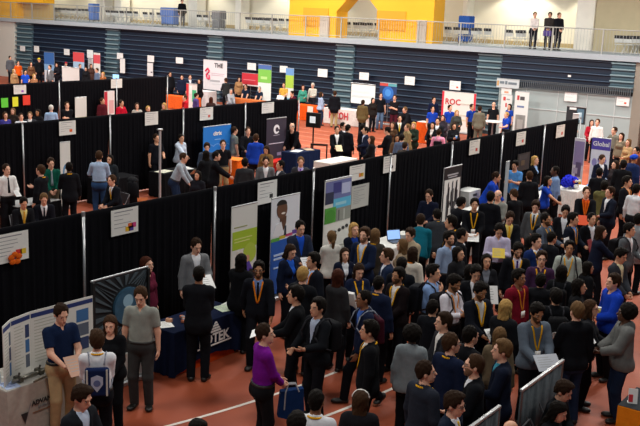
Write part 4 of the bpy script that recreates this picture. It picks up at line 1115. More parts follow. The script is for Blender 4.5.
m_ = MB(); m_.box((0, -.002, 0), (.36, .002, .012)); b_ = m_.build('print_line', card('9a6a4a'), t1, loc=(.384, -.54, .335)); b_.rotation_euler = (0, 0, R_(90))
m_ = MB(); m_.slab([(0, 0), (.012, 0), (.092, .22), (.08, .22)], -.002, .002); b_ = m_.build('logo_stroke', MID, t1, loc=(.384, -.65, .27)); b_.rotation_euler = (0, 0, R_(90))
t2 = table('navy-clothed table with white triangle logo and arched hem', -10.30, -9.68, 9.80, 11.42, .75, '141c34', flare=.035, arch=(1,))
T_flat(t2, 'ROTEK', .225, WHITE, .350, .07, .44, bold=.006)
m_ = MB()
for k in range(4): z0 = .045*k; wv = .26*(1-k/4.3); wt = .26*(1-(k+.72)/4.3); m_.slab([(-wv/2, z0), (wv/2, z0), (wt/2, z0+.032), (-wt/2, z0+.032)], -.003, .003)
b_ = m_.build('triangle_logo', WHITE, t2, loc=(.354, .10, .55)); b_.rotation_euler = (0, 0, R_(90))
m_ = MB(); m_.box((-.40, -.003, 0), (.40, .003, .025)); b_ = m_.build('underline', WHITE, t2, loc=(.358, .07, .33)); b_.rotation_euler = (0, 0, R_(90))
m_ = MB(); m_.box((-.26, -.78, .0), (.26, .78, .30)); b_ = m_.build('orange_infill', cloth('c84a1e'), t2)  # plain orange block inside the cloth, showing below the arched hem
table('long white table with a laptop left of the teal shirt', -10.7, -9.98, 15.7, 18.3, .75, 'cfcfca')
table('white table in front of the ink-stroke banner', -10.3, -9.75, 19.4, 20.9, .75, 'c9c9c6')
table('white table beside the blonde woman in black blazer', -10.45, -9.85, 24.6, 25.7, .75, 'c4c4c2')
table('white table with blue pompoms and flowers near the drape end', -10.3, -9.55, 26.3, 27.6, .75, 'd2d0cc')
table('low table with bright blue cloth before the world map poster', -9.85, -9.0, 27.85, 28.45, .72, '3a86d0')
table('black table with white top left of the seated gold-tie man', -19.4, -18.7, 13.6, 14.9, .75, '131316', top='a8a8a8')
table('black table with white top behind the jeans man', -20.65, -19.95, 17.4, 18.7, .75, '131316')
table('black table with papers beside the silver pole', -20.25, -19.6, 19.4, 20.9, .75, '141417')
table('red-clothed low table at the foot of the swirl banner', -19.75, -19.25, 24.1, 25.3, .62, 'c02a24')
table('tall navy-clothed counter with papers under the bald man', -19.1, -18.5, 24.35, 25.75, 1.0, '16203c')
table('low white counter standing alone on the open track', -17.7, -17.05, 24.3, 25.9, .85, 'c9c6bf', top='d6d4cc', flare=.015)
table('white-clothed table with red letters before the bleachers', -27.75, -25.05, 38.8, 39.55, .80, 'dcd6d0', flare=.03)
r_ = [o for o in SC.objects if o.get('label') == 'white-clothed table with red letters before the bleachers'][0]
text('RICOH', .50, RED, r_, (on_y(338.5, 112, 38.75)[0]-r_.location.x, -.42, .45), bold=.014, sx=.78)
tt = table('orange-clothed table with white stripe before the bleachers', -29.75, -28.2, 38.75, 39.5, .78, 'd8541a', flare=.03)
m_ = MB(); m_.box((.25, -.43, .05), (.60, -.415, .78)); m_.build('stripe', cloth('e2d8cc'), tt)
table('orange-clothed stand left of the royal blue polos', on_y(418, 118, 36.4)[0], on_y(430.5, 118, 36.4)[0], 36.3, 36.9, .95, 'd4551e', flare=.02, top='d8ccc0')
table('white table at the far left below the bleachers', -47.5, -40.5, 31.5, 32.3, .80, 'd4d2cc')
table('white table with pink mark under the board with ribbon logo', -36.9, -35.6, 38.6, 39.3, .95, 'd6d0d0', flare=.03)
table('orange table edge behind the far green banner', -34.6, -32.2, 39.0, 39.6, .7, 'c06a3a')
table('orange table behind the far drape end', -37.5, -35.2, 37.0, 37.6, .7, 'd05a24')
table('navy table with white papers left of the royal blue helper', -10.75, -10.35, 21.3, 22.0, .8, '20222a', top='d0d0cc')
ct = table('black-topped orange table in the lower right corner', -3.42, -1.9, 11.74, 12.52, .75, 'ff8c20', flare=.01, top='34373a', hem=.48)
# orange pedestal and round table
root = empty('pedestal', (-18.75, 21.55, 0), R_(12), 'orange pedestal box among the middle booths', 'pedestal')
m_ = MB(); m_.rbox((-.26, -.26, .03), (.26, .26, 1.06), .02); m_.build('body', cloth('e0641c'), root); m_ = MB(); m_.rbox((-.29, -.29, 1.06), (.29, .29, 1.10), .02); m_.build('top', cloth('ea7a30'), root); m_ = MB(); m_.box((-.22, -.22, 0), (.22, .22, .03)); m_.build('plinth', BLACK, root)
root = empty('round_table', (on_y(493, 120, 38.9)[0], 38.9, 0), 0, 'tall round table with white top near the bald man', 'table')
m_ = MB(); m_.lathe([(.44, 0), (.46, .015), (.46, .03), (.44, .04)], (0, 0, 1.0), 28); m_.build('tabletop', WHITE, root, True); m_ = MB(); m_.tube((0, 0, .03), (0, 0, 1.0), .035); m_.build('column', metal(), root); m_ = MB(); m_.lathe([(.26, 0), (.26, .02), (.05, .05)], (0, 0, 0), 24); m_.build('foot', metal(), root)
# white trifold display on the taupe table
root = empty('trifold_display', (-10.03, 7.45, .754), 0, 'white trifold display with blue heading on the taupe table', 'display board')
def panel(a, b, k):
    L = math.hypot(b[0]-a[0], b[1]-a[1]); m_ = MB(); m_.box((0, 0, 0), (L-.004, .008, .84)); p = m_.build('panel', card('dad9d2'), root, loc=(a[0], a[1], 0), rz=math.atan2(b[1]-a[1], b[0]-a[0]))
    m_ = MB(); m_.box((.01, -.003, .745), (L-.01, .001, .805)); m_.build('heading_strip', card('23356e'), p)
    rr = random.Random(k)
    m_ = MB()
    for i in range(14): z = .69-.045*i; m_.box((.06, -.002, z), (.06+(L*.5)*(.6+.4*rr.random()), .001, z+.012))
    m_.build('print', card('b8b8ac'), p)
    for i in range(3): m_ = MB(); z = .50-.21*i; m_.box((L*.72, -.003, z), (L*.92, .001, z+.18)); m_.build('photo', card(('5a6474', '2c3c64', '3c6ca0')[(i+k) % 3]), p)
panel((.22, -.60), (.05, -.36), 0); panel((.05, -.36), (-.02, .0), 1); panel((-.02, .0), (.03, 1.04), 2)
# the taupe table's exhibits
root = empty('metal_fixture', (-9.86, 7.40, .756), R_(94), 'chrome clamp fixture lying on the taupe table', 'tool')
m_ = MB(); m_.tube((-.42, 0, .04), (.50, .0, .04), .022); m_.tube((-.36, .06, .03), (.45, .05, .03), .014); m_.build('rail', metal('8c8a80', .3), root, True)
for x in (-.3, .05, .30): m_ = MB(); m_.rbox((x-.035, -.05, .0), (x+.035, .09, .07), .012); m_.tube((x, .02, .07), (x+.02, .02, .12), .014); m_.build('carriage', metal('6c6a60', .35), root)
m_ = MB(); m_.tube((-.2, -.16, .015), (.15, -.12, .015), .014); m_.build('rod', metal('9a968a', .3), root)
root = empty('water_bottle', (-9.98, 6.88, .756), 0, 'clear bottle with blue cap on the taupe table', 'bottle')
m_ = MB(); m_.lathe([(.032, 0), (.034, .02), (.034, .14), (.014, .18), (.014, .19)], (0, 0, 0), 14); m_.build('body', mat('c8d4dc', .2, 'plastic'), root, True); m_ = MB(); m_.lathe([(.016, 0), (.016, .03)], (0, 0, .19), 12); m_.build('cap', plastic('2458c0'), root)
def paper(label, x, y, z, w, h, rz, col='e4e4e0', name='paper', th=.004, cat='paper', pc=None, group=None, tilt=(0, 0)):
    m_ = MB(); m_.box((-w/2, -h/2, 0), (w/2, h/2, th)); o = m_.build(name, card(col), None, loc=(x, y, z), rz=R_(rz)); o.rotation_euler = (R_(tilt[0]), R_(tilt[1]), R_(rz)); tag(o, label, cat, group)
    m_ = MB()
    for i in range(4): m_.box((-w*.36, h*(.28-.17*i), th), (w*(.1+.07*i), h*(.32-.17*i), th+.001))
    m_.build('print', card(pc) if pc else LINE, o); return o
paper('blue-printed leaflets fanned on the front of the taupe table', -9.85, 6.95, .756, .2, .26, 80, 'b8c8e8', pc='3a5cb0')
paper('white leaflet at the left end of the taupe table', -10.25, 6.95, .756, .22, .28, 95)
paper('white paper on the left of the navy-clothed table', -10.05, 9.98, .757, .22, .30, 60); paper('pale green brochure at the right of the navy-clothed table', -9.92, 11.2, .757, .24, .32, 75, 'c4d4b8')
paper('open white leaflet at the far right of the navy-clothed table', -9.95, 11.45, .757, .22, .30, 100, 'dde0d8'); paper('blue and white folder on the navy-clothed table beside the man in black', -10.2, 10.95, .757, .24, .32, 85, '4a8cd0')
root = empty('blue_bottle', (-10.05, 11.0, .757), 0, 'translucent blue bottle on the navy-clothed table', 'bottle'); m_ = MB(); m_.lathe([(.035, 0), (.038, .03), (.038, .14), (.018, .18), (.018, .2)], (0, 0, 0), 14); m_.build('body', mat('2c74c8', .2, 'plastic'), root, True); m_ = MB(); m_.lathe([(.02, 0), (.02, .025)], (0, 0, .2), 12); m_.build('cap', WHITE, root)
root = empty('sample_heap', (-10.02, 10.25, .757), 0, 'cluster of small orange and grey samples on the navy-clothed table', 'samples')
for k in range(7): m_ = MB(); m_.rbox((-.03, -.03, 0), (.03, .03, .04+.01*(k % 3)), .01); m_.build('sample', plastic(('b86a4a', '8c8c90', 'c08a6a')[k % 3]), root, loc=(.1*math.cos(k*1.7), .15*math.sin(k*2.3), 0), rz=k)
# laptop
root = empty('laptop', (-10.22, 17.25, .756), R_(60), 'open laptop with lit screen on the long white table', 'laptop')
m_ = MB(); m_.rbox((-.17, -.12, 0), (.17, .12, .018), .015); m_.build('keyboard_base', plastic('2c2e34'), root)
m_ = MB(); m_.rbox((-.17, -.006, 0), (.17, .006, .235), .005); l_ = m_.build('lid', plastic('23324a'), root, loc=(0, .125, .012)); l_.rotation_euler = (R_(-18), 0, 0)
m_ = MB(); m_.box((-.155, -.008, .02), (.155, -.0055, .22)); m_.build('screen', mat('8fb4e8', .3, 'screen', emit=.8), l_)
paper('white papers spread on the long white table', -10.3, 16.6, .756, .3, .42, 20, 'eeeeea'); paper('dark folder on the long white table', -10.3, 17.75, .756, .3, .4, 40, '2c2e32')
root = empty('box_stack', (-11.0, 22.15, 0), 0, 'stack of white boxes with black labels right of the ink-stroke banner', 'boxes')
for k in range(5): m_ = MB(); m_.rbox((-.2, -.34+.02*(k % 2), .235*k+.002), (.2, .34-.02*(k % 3), .235*(k+1)), .01); b_ = m_.build('box', card('b9bab8'), root); m_ = MB(); m_.box((.2, -.12, .235*k+.08), (.203, .1, .235*k+.15)); m_.build('print', DK, b_)
# blue pompoms and flowers
for k, (dx, dy) in enumerate(((0, 0), (.12, .34), (-.1, .58))):
    m_ = MB()
    for i in range(40):
        a, b_ = i*2.4, math.acos(1-2*(i+.5)/40); m_.ball((.13*math.sin(b_)*math.cos(a), .13*math.sin(b_)*math.sin(a), .18+.13*math.cos(b_)), .045, 6)
    o = m_.build('pompom', cloth('2a32c4'), None, True, loc=(-10.0+dx, 26.55+dy*.8, .765)); tag(o, ('leftmost of the three blue paper pompoms near the drape end', 'middle of the three blue paper pompoms', 'rearmost of the three blue paper pompoms')[k], 'pompom', 'blue pompoms')
root = empty('flower_arrangement', (-9.75, 26.75, .757), 0, 'small red and yellow flower arrangement by the blue pompoms', 'flowers')
m_ = MB(); m_.lathe([(.06, 0), (.09, .08), (.07, .14)], (0, 0, 0), 14); m_.build('bowl', WHITE, root, True)
for k in range(9): m_ = MB(); m_.ball((.09*math.cos(k*2.4), .09*math.sin(k*2.4), .19+.03*(k % 3)), .045, 8); m_.build('blossom', cloth(('d8a024', 'c03a24', 'e0d8c8')[k % 3]), root)
paper('white papers on the black table behind the jeans man', -20.2, 17.6, .757, .3, .5, 10, 'd0d2d2'); paper('white papers at the right of the jeans man\'s table', -20.2, 17.9, .757, .25, .45, 80, 'd0d2d2')
paper('white and yellow papers on the black table beside the silver pole', -19.92, 19.7, .757, .35, .5, 10, 'd8d6c0'); paper('white papers under the pale grey shirt man', -19.9, 20.6, .757, .35, .5, 70, 'd4d4d0')
paper('white papers and pens on the tall navy counter', -18.8, 24.8, 1.007, .3, .5, 15, 'd8d8d4'); paper('tan folder on the tall navy counter', -18.75, 25.4, 1.007, .3, .4, 60, 'b89a74')
# silver poles, monitor, black crowd barrier
root = empty('silver_stand', (-17.72, 17.38, 0), 0, 'tall silver post with flat base between the middle booths', 'pole')
m_ = MB(); m_.rbox((-.026, -.026, .02), (.026, .026, 2.42), .010); m_.build('post', metal('cfd2d4', .5), root); m_ = MB(); m_.box((-.25, -.25, 0), (.25, .25, .02)); m_.build('base_plate', metal('707274'), root); m_ = MB(); m_.rbox((-.06, -.06, 2.42), (.06, .06, 2.46), .015); m_.build('cap', ALU, root)
cx_, cy_ = on_y(313.5, 120, 27.5)[0], 27.5
root = empty('monitor_stand', (cx_, cy_, 0), R_(10), 'black monitor on a tall stand showing a white patch', 'monitor')
m_ = MB(); m_.rbox((-.30, -.04, 1.45), (.30, .04, 2.0), .03); m_.build('monitor', BLACK, root); m_ = MB(); m_.box((-.13, -.045, 1.62), (.10, -.04, 1.86)); m_.build('image', mat('d8dee0', .4, 'screen', emit=.5), root); m_ = MB(); m_.tube((0, .02, .04), (0, .02, 1.5), .03); m_.build('pole', BLACK, root); m_ = MB(); m_.box((-.35, -.25, 0), (.35, .25, .04)); m_.build('base', BLACK, root)
pz = on_z(318, 173, 0)
root = empty('crowd_barrier', (pz[0], pz[1], 0), R_(30), 'black metal barrier frame beside the monitor stand', 'barrier')
for x in (-.28, .28): m_ = MB(); m_.tube((x, 0, .02), (x, 0, 1.05), .025); m_.build('post', BLACK, root); m_ = MB(); m_.box((x-.16, -.16, 0), (x+.16, .16, .02)); m_.build('foot', BLACK, root)
m_ = MB(); m_.box((-.28, -.012, .98), (.28, .012, 1.05)); m_.build('rail', BLACK, root)
# lit laptop behind the far drape, screens on stands, far board
def fboard(label, px, y, col, z0=None, extra=None):
    return banner(label, 'y', y, px, col, extra, name='display_board', z0=z0)
fboard('large blank white board behind the far drape', (62, 67.5, 79, 83), 32.5, 'dcdedc', 1.0)
def cab(r, w, h): pic(r, w, h, 'red_edge', [('cc2a34', 0, 0, .22, 1)]); pic(r, w, h, 'green_screen', [('3cb07c', .55, .55, .95, .85), ('e8f0ec', .3, .75, .5, .95)])
fboard('white cabinet board with red side and green screen, far aisle', (186.5, 84, 197, 106), 33.0, 'dedcd8', .05, cab)
def redb(r, w, h): pic(r, w, h, 'red_edge', [('c22438', 0, 0, .3, 1)]); pic(r, w, h, 'print', [('d8a8a8', .45, .5, .9, .8)])
banner('white banner with a red left edge on the far drape', 'x', -30.3, (104.3, 91.5, 114.5, 116), 'e0dcd8', redb, z0=.1)
banner('white poster with a green lower half on the far drape', 'x', -30.4, (75, 97.5, 86.5, 117), 'd8dad4', strips([('b8bc98', 0, 0, 1, .42)]), z0=.4)
p_ = on_y(116, 76, 33.5)
root = empty('small_screen', (p_[0], p_[1], 0), R_(20), 'small glowing laptop screen just above the far drape sign', 'screen'); zt = p_[2]+.1
m_ = MB(); m_.rbox((-.2, -.015, zt-.26), (.2, .015, zt), .01); m_.build('panel', BLACK, root); m_ = MB(); m_.box((-.18, -.018, zt-.24), (.18, -.015, zt-.02)); m_.build('image', mat('8cc4ee', .3, 'screen', emit=1.0), root); m_ = MB(); m_.tube((0, .0, .02), (0, 0, zt-.2), .02); m_.box((-.2, -.2, 0), (.2, .2, .02)); m_.build('stand', BLACK, root)
# low grey partitions at bottom right
def partition(label, y0, y1, X=-4.2, h=1.2):
    root = empty('low_partition', (X, y0, 0), R_(90), label, 'partition'); L = y1-y0; n = 60; vs = []; fs = []
    for i in range(n+1):
        s = L*i/n; f_ = .016*math.sin(s*21)+.006*math.sin(s*47)
        vs += [(s, f_-.008, .03), (s, f_*.5-.008, h-.02), (s, f_*.5+.008, h-.02), (s, f_+.008, .03)]
    for i in range(n): a = 4*i; fs += [(a, a+4, a+5, a+1), (a+1, a+5, a+6, a+2), (a+2, a+6, a+7, a+3), (a+3, a+7, a+4, a)]
    fs += [(0, 1, 2, 3), (4*n+3, 4*n+2, 4*n+1, 4*n)]
    m_ = MB(); m_.add(vs, fs); m_.build('fabric', cloth('4c5256'), root, True)
    m_ = MB(); m_.rbox((0, -.022, h-.025), (L, .022, h+.012), .01); m_.build('top_rail', metal('d0d2d2', .5), root)
    for x in (.03, L-.03): m_ = MB(); m_.tube((x, 0, 0), (x, 0, h), .02); m_.box((x-.03, -.2, 0), (x+.03, .2, .015)); m_.build('leg', metal('8c8e90'), root)
pa, pb_ = on_z(521.5, 390.5, 1.2), on_z(563, 359, 1.2)
partition('taller grey fabric partition with white top rail at lower right', pa[1], pb_[1]-.02)
pc_ = on_z(502, 405.5, 1.2)
partition('lower-left grey fabric partition cut by the bottom edge', pc_[1]-.9, pc_[1]-.02)
# lower right corner table
root = empty('brochure_holder', (-3.28, 11.9, .756), R_(25), 'red and white standing brochure on the orange corner table', 'brochure'); m_ = MB(); m_.box((-.06, -.004, 0), (.06, .004, .2)); b_ = m_.build('card', WHITE, root); b_.rotation_euler = (R_(-14), 0, 0); m_ = MB(); m_.box((-.055, -.006, .02), (.0, -.004, .12)); m_.build('red_print', RED, b_); m_ = MB(); m_.box((-.06, 0, 0), (.06, .08, .006)); m_.build('foot', WHITE, root)
paper('blue-green printed leaflets on the orange corner table', -3.05, 12.3, .757, .3, .4, 30, '8cb4a8', pc='3c6c8c')
paper('white leaflet at the back of the orange corner table', -2.85, 12.38, .757, .22, .3, 70, 'e6e2d4')
# coat-draped chair between the middle booths
p_ = on_z(140, 205, .3)
root = empty('side_chair', (p_[0], p_[1], 0), R_(140), 'wooden chair with a black coat over its back, middle booths', 'chair')
m_ = MB(); m_.rbox((-.22, -.22, .42), (.22, .22, .46), .04); m_.build('seat', cloth('a85a34'), root); m_ = MB(); m_.rbox((-.22, .20, .5), (.22, .24, .92), .015); m_.build('backrest', cloth('8c4a2c'), root)
for sx in (-.19, .19):
    for sy in (-.19, .21): m_ = MB(); m_.tube((sx, sy, 0), (sx, sy, .42 if sy < 0 else .9), .016); m_.build('leg', metal('6a5a48'), root)
m_ = MB(); m_.rbox((-.30, .08, .38), (.30, .34, 1.0), .10); m_.ball((0, .2, .98), (.28, .16, .10), 12); m_.ball((-.25, .18, .75), (.10, .14, .25), 10); m_.ball((.25, .18, .75), (.10, .14, .25), 10)
o = m_.build('coat', cloth('131316'), None, True, loc=root.location, rz=R_(140)); tag(o, 'black coat draped over the wooden chair, middle booths', 'coat')
# ------------------------------------------------------------------ the people
K = '15161a'; NV = '161c30'; CH = '26272b'; GY = '55585e'; WH = 'dcdfe4'; LB = '8fa6c8'; OR = 'e0801c'; YL = 'dda21e'; JN = '25344e'; RB = '1b3ea6'
PEOPLE = []
def P(px, py, label, pose='stand', face=0, **kw):
    PEOPLE.append((px, py, label, pose, face, kw))
# --- the front aisle, left to right
P(62,305,'man in a navy polo shirt and khaki trousers reading at the grey-clothed table','paper',28,hp=20,hair='short',hc='d',top='polo',tc='16233f',pc='b39a72',h=1.80)
P(97,331,'person in white shirt with a navy drawstring bag, seen from behind','clasp',178,hair='full',hc='b',top='shirt',tc='e4e4e8',h=1.70,lan=YL)
P(110,316,'brown-haired woman in black beside the grey-polo man, white badge on chest','clasp',-12,sex='f',hair='bob',hc='b',top='sweater',tc='121316',pc='121316',hp=10)
P(140,288,'man in a light grey polo shirt and dark grey trousers looking down','stand',-14,hair='short',hc='b',top='polo',tc='8f9189',pc='3a3a3a',hp=20,h=1.81)
P(146,257,'woman with long auburn hair standing behind the dark turbine banner','stand',62,sex='f',hair='long',hc='r',top='sweater',tc='5a1c30',h=1.68)
P(84,387,'man in a dark suit with head bowed, cut off at lower left','papr1',62,hair='full',hc='d',tc='1f2126',sc='b8c4d8',hp=20,h=1.72)
P(198,421,'dark-haired man, only his crown shows at the bottom edge left of the white lane','stand',20,hair='full',hc='k',tc='1d1d20',h=1.72)
P(197,244,'man in a light grey suit standing behind the navy-clothed table','papr1',26,hair='short',hc='d',tc='6d6f72',sc='e2e4e8',hp=20,h=1.80,push=.35)
P(199,266,'man in black suit, back turned, in front of the navy-clothed table','clasp',172,hair='buzz',hc='k',sk='b',h=1.83)
P(241,263,'dark-haired woman in black at the right end of the navy-clothed table','paper',150,sex='f',hair='bob',hc='k',top='coat',tc='121316',h=1.70,push=.45)
P(259,261,'bearded man in open dark suit, blue shirt and orange lanyard facing the camera','walk',-4,hair='full',hc='k',sk='o',beard=True,gl=True,sc='6f86b8',tie='16181f',lan=OR,tc='17191f',h=1.76)
P(264,324,'man in a magenta shirt walking away with a navy bag','clasp',112,hair='short',hc='d',sk='p',top='shirt',tc='6d1580',pc='17171a',h=1.77,hy=-22)
P(301,221,'man in navy jacket over bright blue shirt standing by the blue banner','paper',24,hair='short',hc='k',tc='232a3c',sc='1f4fc0',hp=15,h=1.80)
P(292,245,'brown-haired woman in navy looking down in front of the blue banner','papr1',48,sex='f',hair='bob',hc='d',tc='151c30',sc='2458c0',hp=20,h=1.68)
P(314,253,'man in suit and pale blue shirt turned left, orange lanyard, beside the fair-haired man','talk',-62,hair='full',hc='k',sk='l',beard=False,sc='a8c4ec',lan=OR,tc='171a22')
P(303,267,'man with short blond hair in black suit, seen from behind','talk2',152,hair='short',hc='y',tc='15171b')
P(297,290,'black-haired man in black suit turned away, holding white paper','paper',-92,hair='full',hc='k',tc='121316',h=1.78,sk='l')
P(319,297,'man in black suit with backpack, hand out, facing left','talk2',-50,hair='full',hc='k',sk='l',tc='15171b',sc='a8b4c8',h=1.77)
P(338,269,'woman with very long brown hair in a dark grey blazer, back turned','papr1',150,sex='f',hair='long',hc='r',tc='2c2c2e',h=1.68)
P(332,231,'woman with long light brown ponytail in white blouse, back turned','paper',-160,sex='f',hair='pony',hc='l',top='sweater',tc='c8c5bd',h=1.66)
P(354,223,'blonde woman in navy cardigan over blue by the white-dotted banner','clasp',30,sex='f',hair='bob',hc='y',tc='121624',sc='1e3c8c',h=1.70)
P(365,231,'stout bearded man in navy suit with yellow lanyard facing left','papr1',-26,hair='full',hc='b',beard=True,tc='182138',sc='c8cede',lan=YL,h=1.84)
P(375,234,'fair long-haired woman behind the stout navy-suited man, back turned','stand',165,sex='f',hair='long',hc='l',top='sweater',tc='3a3630',lan=YL,h=1.70)
P(388,250,'man with combed brown hair and navy suit in left profile','clasp',-84,hair='full',hc='b',tc='1d2840',sc='d0d6e2',h=1.72)
P(402,257,'black-suited man with white collar at the back of his neck','stand',174,hair='short',hc='k',sk='l',tc='14161c',sc='e4e6ea',h=1.72)
P(360,265,'woman with long dark hair and navy top looking down, yellow lanyard','papr1',20,sex='f',hair='long',hc='d',tc='182038',sc='1c2440',lan=YL,hp=20,h=1.66)
P(379,274,'man in navy suit with cropped hair and yellow lanyard, turned away','papr1',150,hair='buzz',hc='k',tc='182036',sc='3a5ca8',lan=YL,h=1.73,sk='l')
P(399,273,'man with moustache in black sweater and yellow lanyard, hands joined','clasp',-48,hair='full',hc='k',sk='o',beard=True,tc='1a1416',sc='ded8d0',lan=YL,h=1.74)
P(365,290,'man with shaved dark hair in navy suit striding left, red collar','walk',-74,hair='buzz',hc='k',sk='b',tc='1a2138',sc='3e62b0',h=1.80)
P(371,321,'black-haired man in black suit with yellow lanyard in left profile','stand',-92,hair='full',hc='k',sk='l',tc='131417',sc='d8d4cc',lan=YL,h=1.78)
P(413,325,'person with round black afro and grey sweater, seen from behind','stand',170,sex='f',hair='afro',hc='k',sk='d',top='sweater',tc='7e868a',h=1.70)
P(433,265,'man in light blue shirt with backpack strap, profile to the right','chin',62,hair='full',hc='k',sk='l',top='shirt',tc='7d9ccb',h=1.77)
P(456,278,'bearded man in white shirt with backpack, orange lanyard, head bowed','phone',48,hair='full',hc='k',sk='o',beard=True,top='shirt',tc='d8d4dc',lan='d8842c',hp=20,h=1.75)
P(458,247,'woman with long black hair and black coat in right profile','papr1',58,sex='f',hair='long',hc='k',sk='l',top='coat',tc='1b1b1e',h=1.66)
P(449,231,'bearded man in a pale blue-grey shirt looking right','stand',40,hair='full',hc='k',sk='l',beard=True,top='shirt',tc='8598b6',h=1.76)
P(421,214,'person in a teal shirt bent over the white table, back turned','bend',176,hair='short',hc='d',top='sweater',tc='0f5768',h=1.80)
P(437,209,'person in dark grey jacket leaning in beside the teal shirt','reach',-160,hair='short',hc='k',sk='l',top='coat',tc='2e3136',lan=YL,h=1.72)
P(428,201,'dark-haired man looking down behind the teal-shirted person','paper',-20,hair='short',hc='d',top='shirt',tc='15192a',hp=20,h=1.74,push=1.3)
P(410,231,'brown-haired young man in cream jacket beside the laptop, facing left','papr1',-42,hair='full',hc='d',top='coat',tc='9a8c74',hp=10,h=1.68)
P(413,247,'woman with long dark brown hair and white cardigan, orange lanyard','stand',150,sex='f',hair='long',hc='d',top='sweater',tc='c9c3b6',lan=OR,h=1.66)
P(403,243,'woman with brown hair just left of the white-cardigan woman','stand',-120,sex='f',hair='bob',hc='l',top='sweater',tc='8c7a64',h=1.60,push=.3)
P(452,216,'man with black hair and yellow lanyard in black suit, left profile','clasp',-100,hair='full',hc='k',sk='l',tc='14151a',sc='cfd2d8',lan=YL)
P(475,198,'man with spiky black hair, black suit and yellow lanyard facing the camera','paper',4,hair='full',hc='k',sk='l',tc='121317',sc='1c1c22',lan=YL,badge=True,h=1.77)
P(491,191,'broad man in black suit, back turned, right of the spiky-haired man','stand',165,hair='short',hc='k',sk='l',tc='15171c',h=1.80)
P(498,190,'bald man in light grey sweater in front of the blue-shirted helper','papr1',-24,hair='bald',hc='g',top='sweater',tc='83857f',hp=15,h=1.74)
P(497,172,'dark-haired helper in royal blue shirt leaning over a table','reach',70,hair='short',hc='d',sk='l',top='sweater',tc=RB,h=1.76)
P(515,161,'young man in light blue tee shirt beside the grey upright banner','phone',-20,hair='full',hc='k',sk='l',top='tee',tc='4d86c4',hp=15,h=1.74)
P(530,171,'brown-haired man in black sweater, back turned, facing the tee-shirted man','stand',-165,hair='short',hc='b',top='sweater',tc='16171b',h=1.76)
P(535,156,'blonde woman in black blazer and pale blue blouse, right profile','stand',50,sex='f',hair='bob',hc='y',tc='111216',sc='8fb0dc',h=1.70)
P(556,166,'heavy man in denim-blue shirt handing something to the left','shake',-96,hair='buzz',hc='k',sk='d',top='shirt',tc='6f88ad',pc='121317',h=1.80)
P(548,177,'short person in royal blue top taking a leaflet','shake',60,sex='f',hair='bob',hc='k',sk='l',top='tee',tc=RB,h=1.62)
P(513,192,'man with brown hair and black jacket bending left under the grey banner','papr1',-140,hair='short',hc='b',tc='17181b',h=1.72,hp=20)
P(536,201,'man in grey suit with yellow lanyard looking down, brown fringe','papr1',-8,hair='full',hc='d',tc='4a4d50',sc='d6d8da',tie='22242c',lan=YL,hp=20,h=1.76)
P(511,213,'brown-haired man in black jacket with gold tie, head bowed','paper',12,hair='short',hc='d',tc='16181d',sc='d8c26a',tie='d2a020',hp=35,h=1.78)
P(546,213,'bearded man in slate jacket holding a paper upright, right profile','talk2',50,hair='short',hc='k',sk='o',beard=True,tc='4c5462',sc='5a6478',lan=YL,h=1.76)
P(536,233,'pale young man in bright navy suit and white shirt looking right','stand',44,hair='full',hc='k',tc='1a2c5c',sc='e0e2e8',lan=YL,h=1.77)
P(519,245,'bearded man in black suit with purple tie, head bowed','papr1',14,hair='full',hc='k',sk='l',beard=True,tc='14151a',sc='cfcad8',tie='3c2a6e',lan=YL,hp=20,h=1.76)
P(500,225,'man in a lavender shirt reading a yellow leaflet','phone',6,hair='short',hc='k',sk='l',top='shirt',tc='b9b2cc',pc='16171c',hp=35,h=1.78)
P(487,254,'woman with black hair holding white papers, facing the camera','papr1',14,sex='f',hair='long',hc='k',sk='l',tc='1c1c20',sc='6a6e78',h=1.65)
P(477,265,'man in black suit and white collar looking down, behind a bearded man','papr1',10,hair='full',hc='k',sk='l',tc='15161a',sc='e0e0e4',hp=20,h=1.76)
P(482,285,'bearded man in black jacket, white collar and yellow lanyard, reading','paper',34,hair='full',hc='k',sk='o',beard=True,tc='15171e',sc='d8d6d2',lan=YL,hp=20,h=1.78)
P(506,300,'woman with blonde shoulder-length hair and black jacket, seen from behind','papr1',150,sex='f',hair='bob',hc='y',top='coat',tc='17181c',h=1.69)
P(500,330,'woman with long light brown hair and tan cardigan, low between two suits','stand',165,sex='f',hair='long',hc='l',top='sweater',tc='6a5b48',h=1.62)
P(504,340,'brown-haired man in navy suit with teal collar, left profile','papr1',-92,hair='full',hc='l',tc='161c2c',sc='3c8aa0',h=1.78)
P(539,303,'man in blue-grey sweater with yellow lanyard reading an open booklet','paper',28,hair='full',hc='k',sk='o',beard=True,top='sweater',tc='58626e',lan=YL,badge=True,hp=20,h=1.79)
P(519,268,'man in crimson sweater with lanyard and badge, right profile','stand',46,hair='full',hc='k',sk='b',top='sweater',tc='6e1424',lan='c87824',badge=True,h=1.76)
P(542,254,'man with glasses in purple plaid shirt and yellow lanyard','stand',4,hair='full',hc='d',gl=True,top='shirt',tc='3a2440',lan=YL,badge=True,h=1.76)
P(570,241,'black-haired man in pale grey shirt with black backpack straps, facing the camera','stand',4,hair='full',hc='k',sk='o',top='shirt',tc='a6aea6',lan=YL,h=1.74)
P(562,268,'person with bushy black hair and black backpack, back turned','stand',172,sex='f',hair='wavy',hc='k',top='coat',tc='131417',h=1.66)
P(579,279,'woman with black hair in right profile holding a yellow cup','phone',78,sex='f',hair='wavy',hc='k',sk='l',top='coat',tc='121316',h=1.66)
P(573,213,'man in navy suit and blue collar carrying a dark red folder','papr1',58,hair='full',hc='k',sk='l',tc='171c28',sc='5d88c8',lan='c88a3c',h=1.76)
P(601,226,'woman with long brown hair in navy suit reaching out to the right','shake',88,sex='f',hair='long',hc='d',tc='161b2c',sc='23283a',h=1.72)
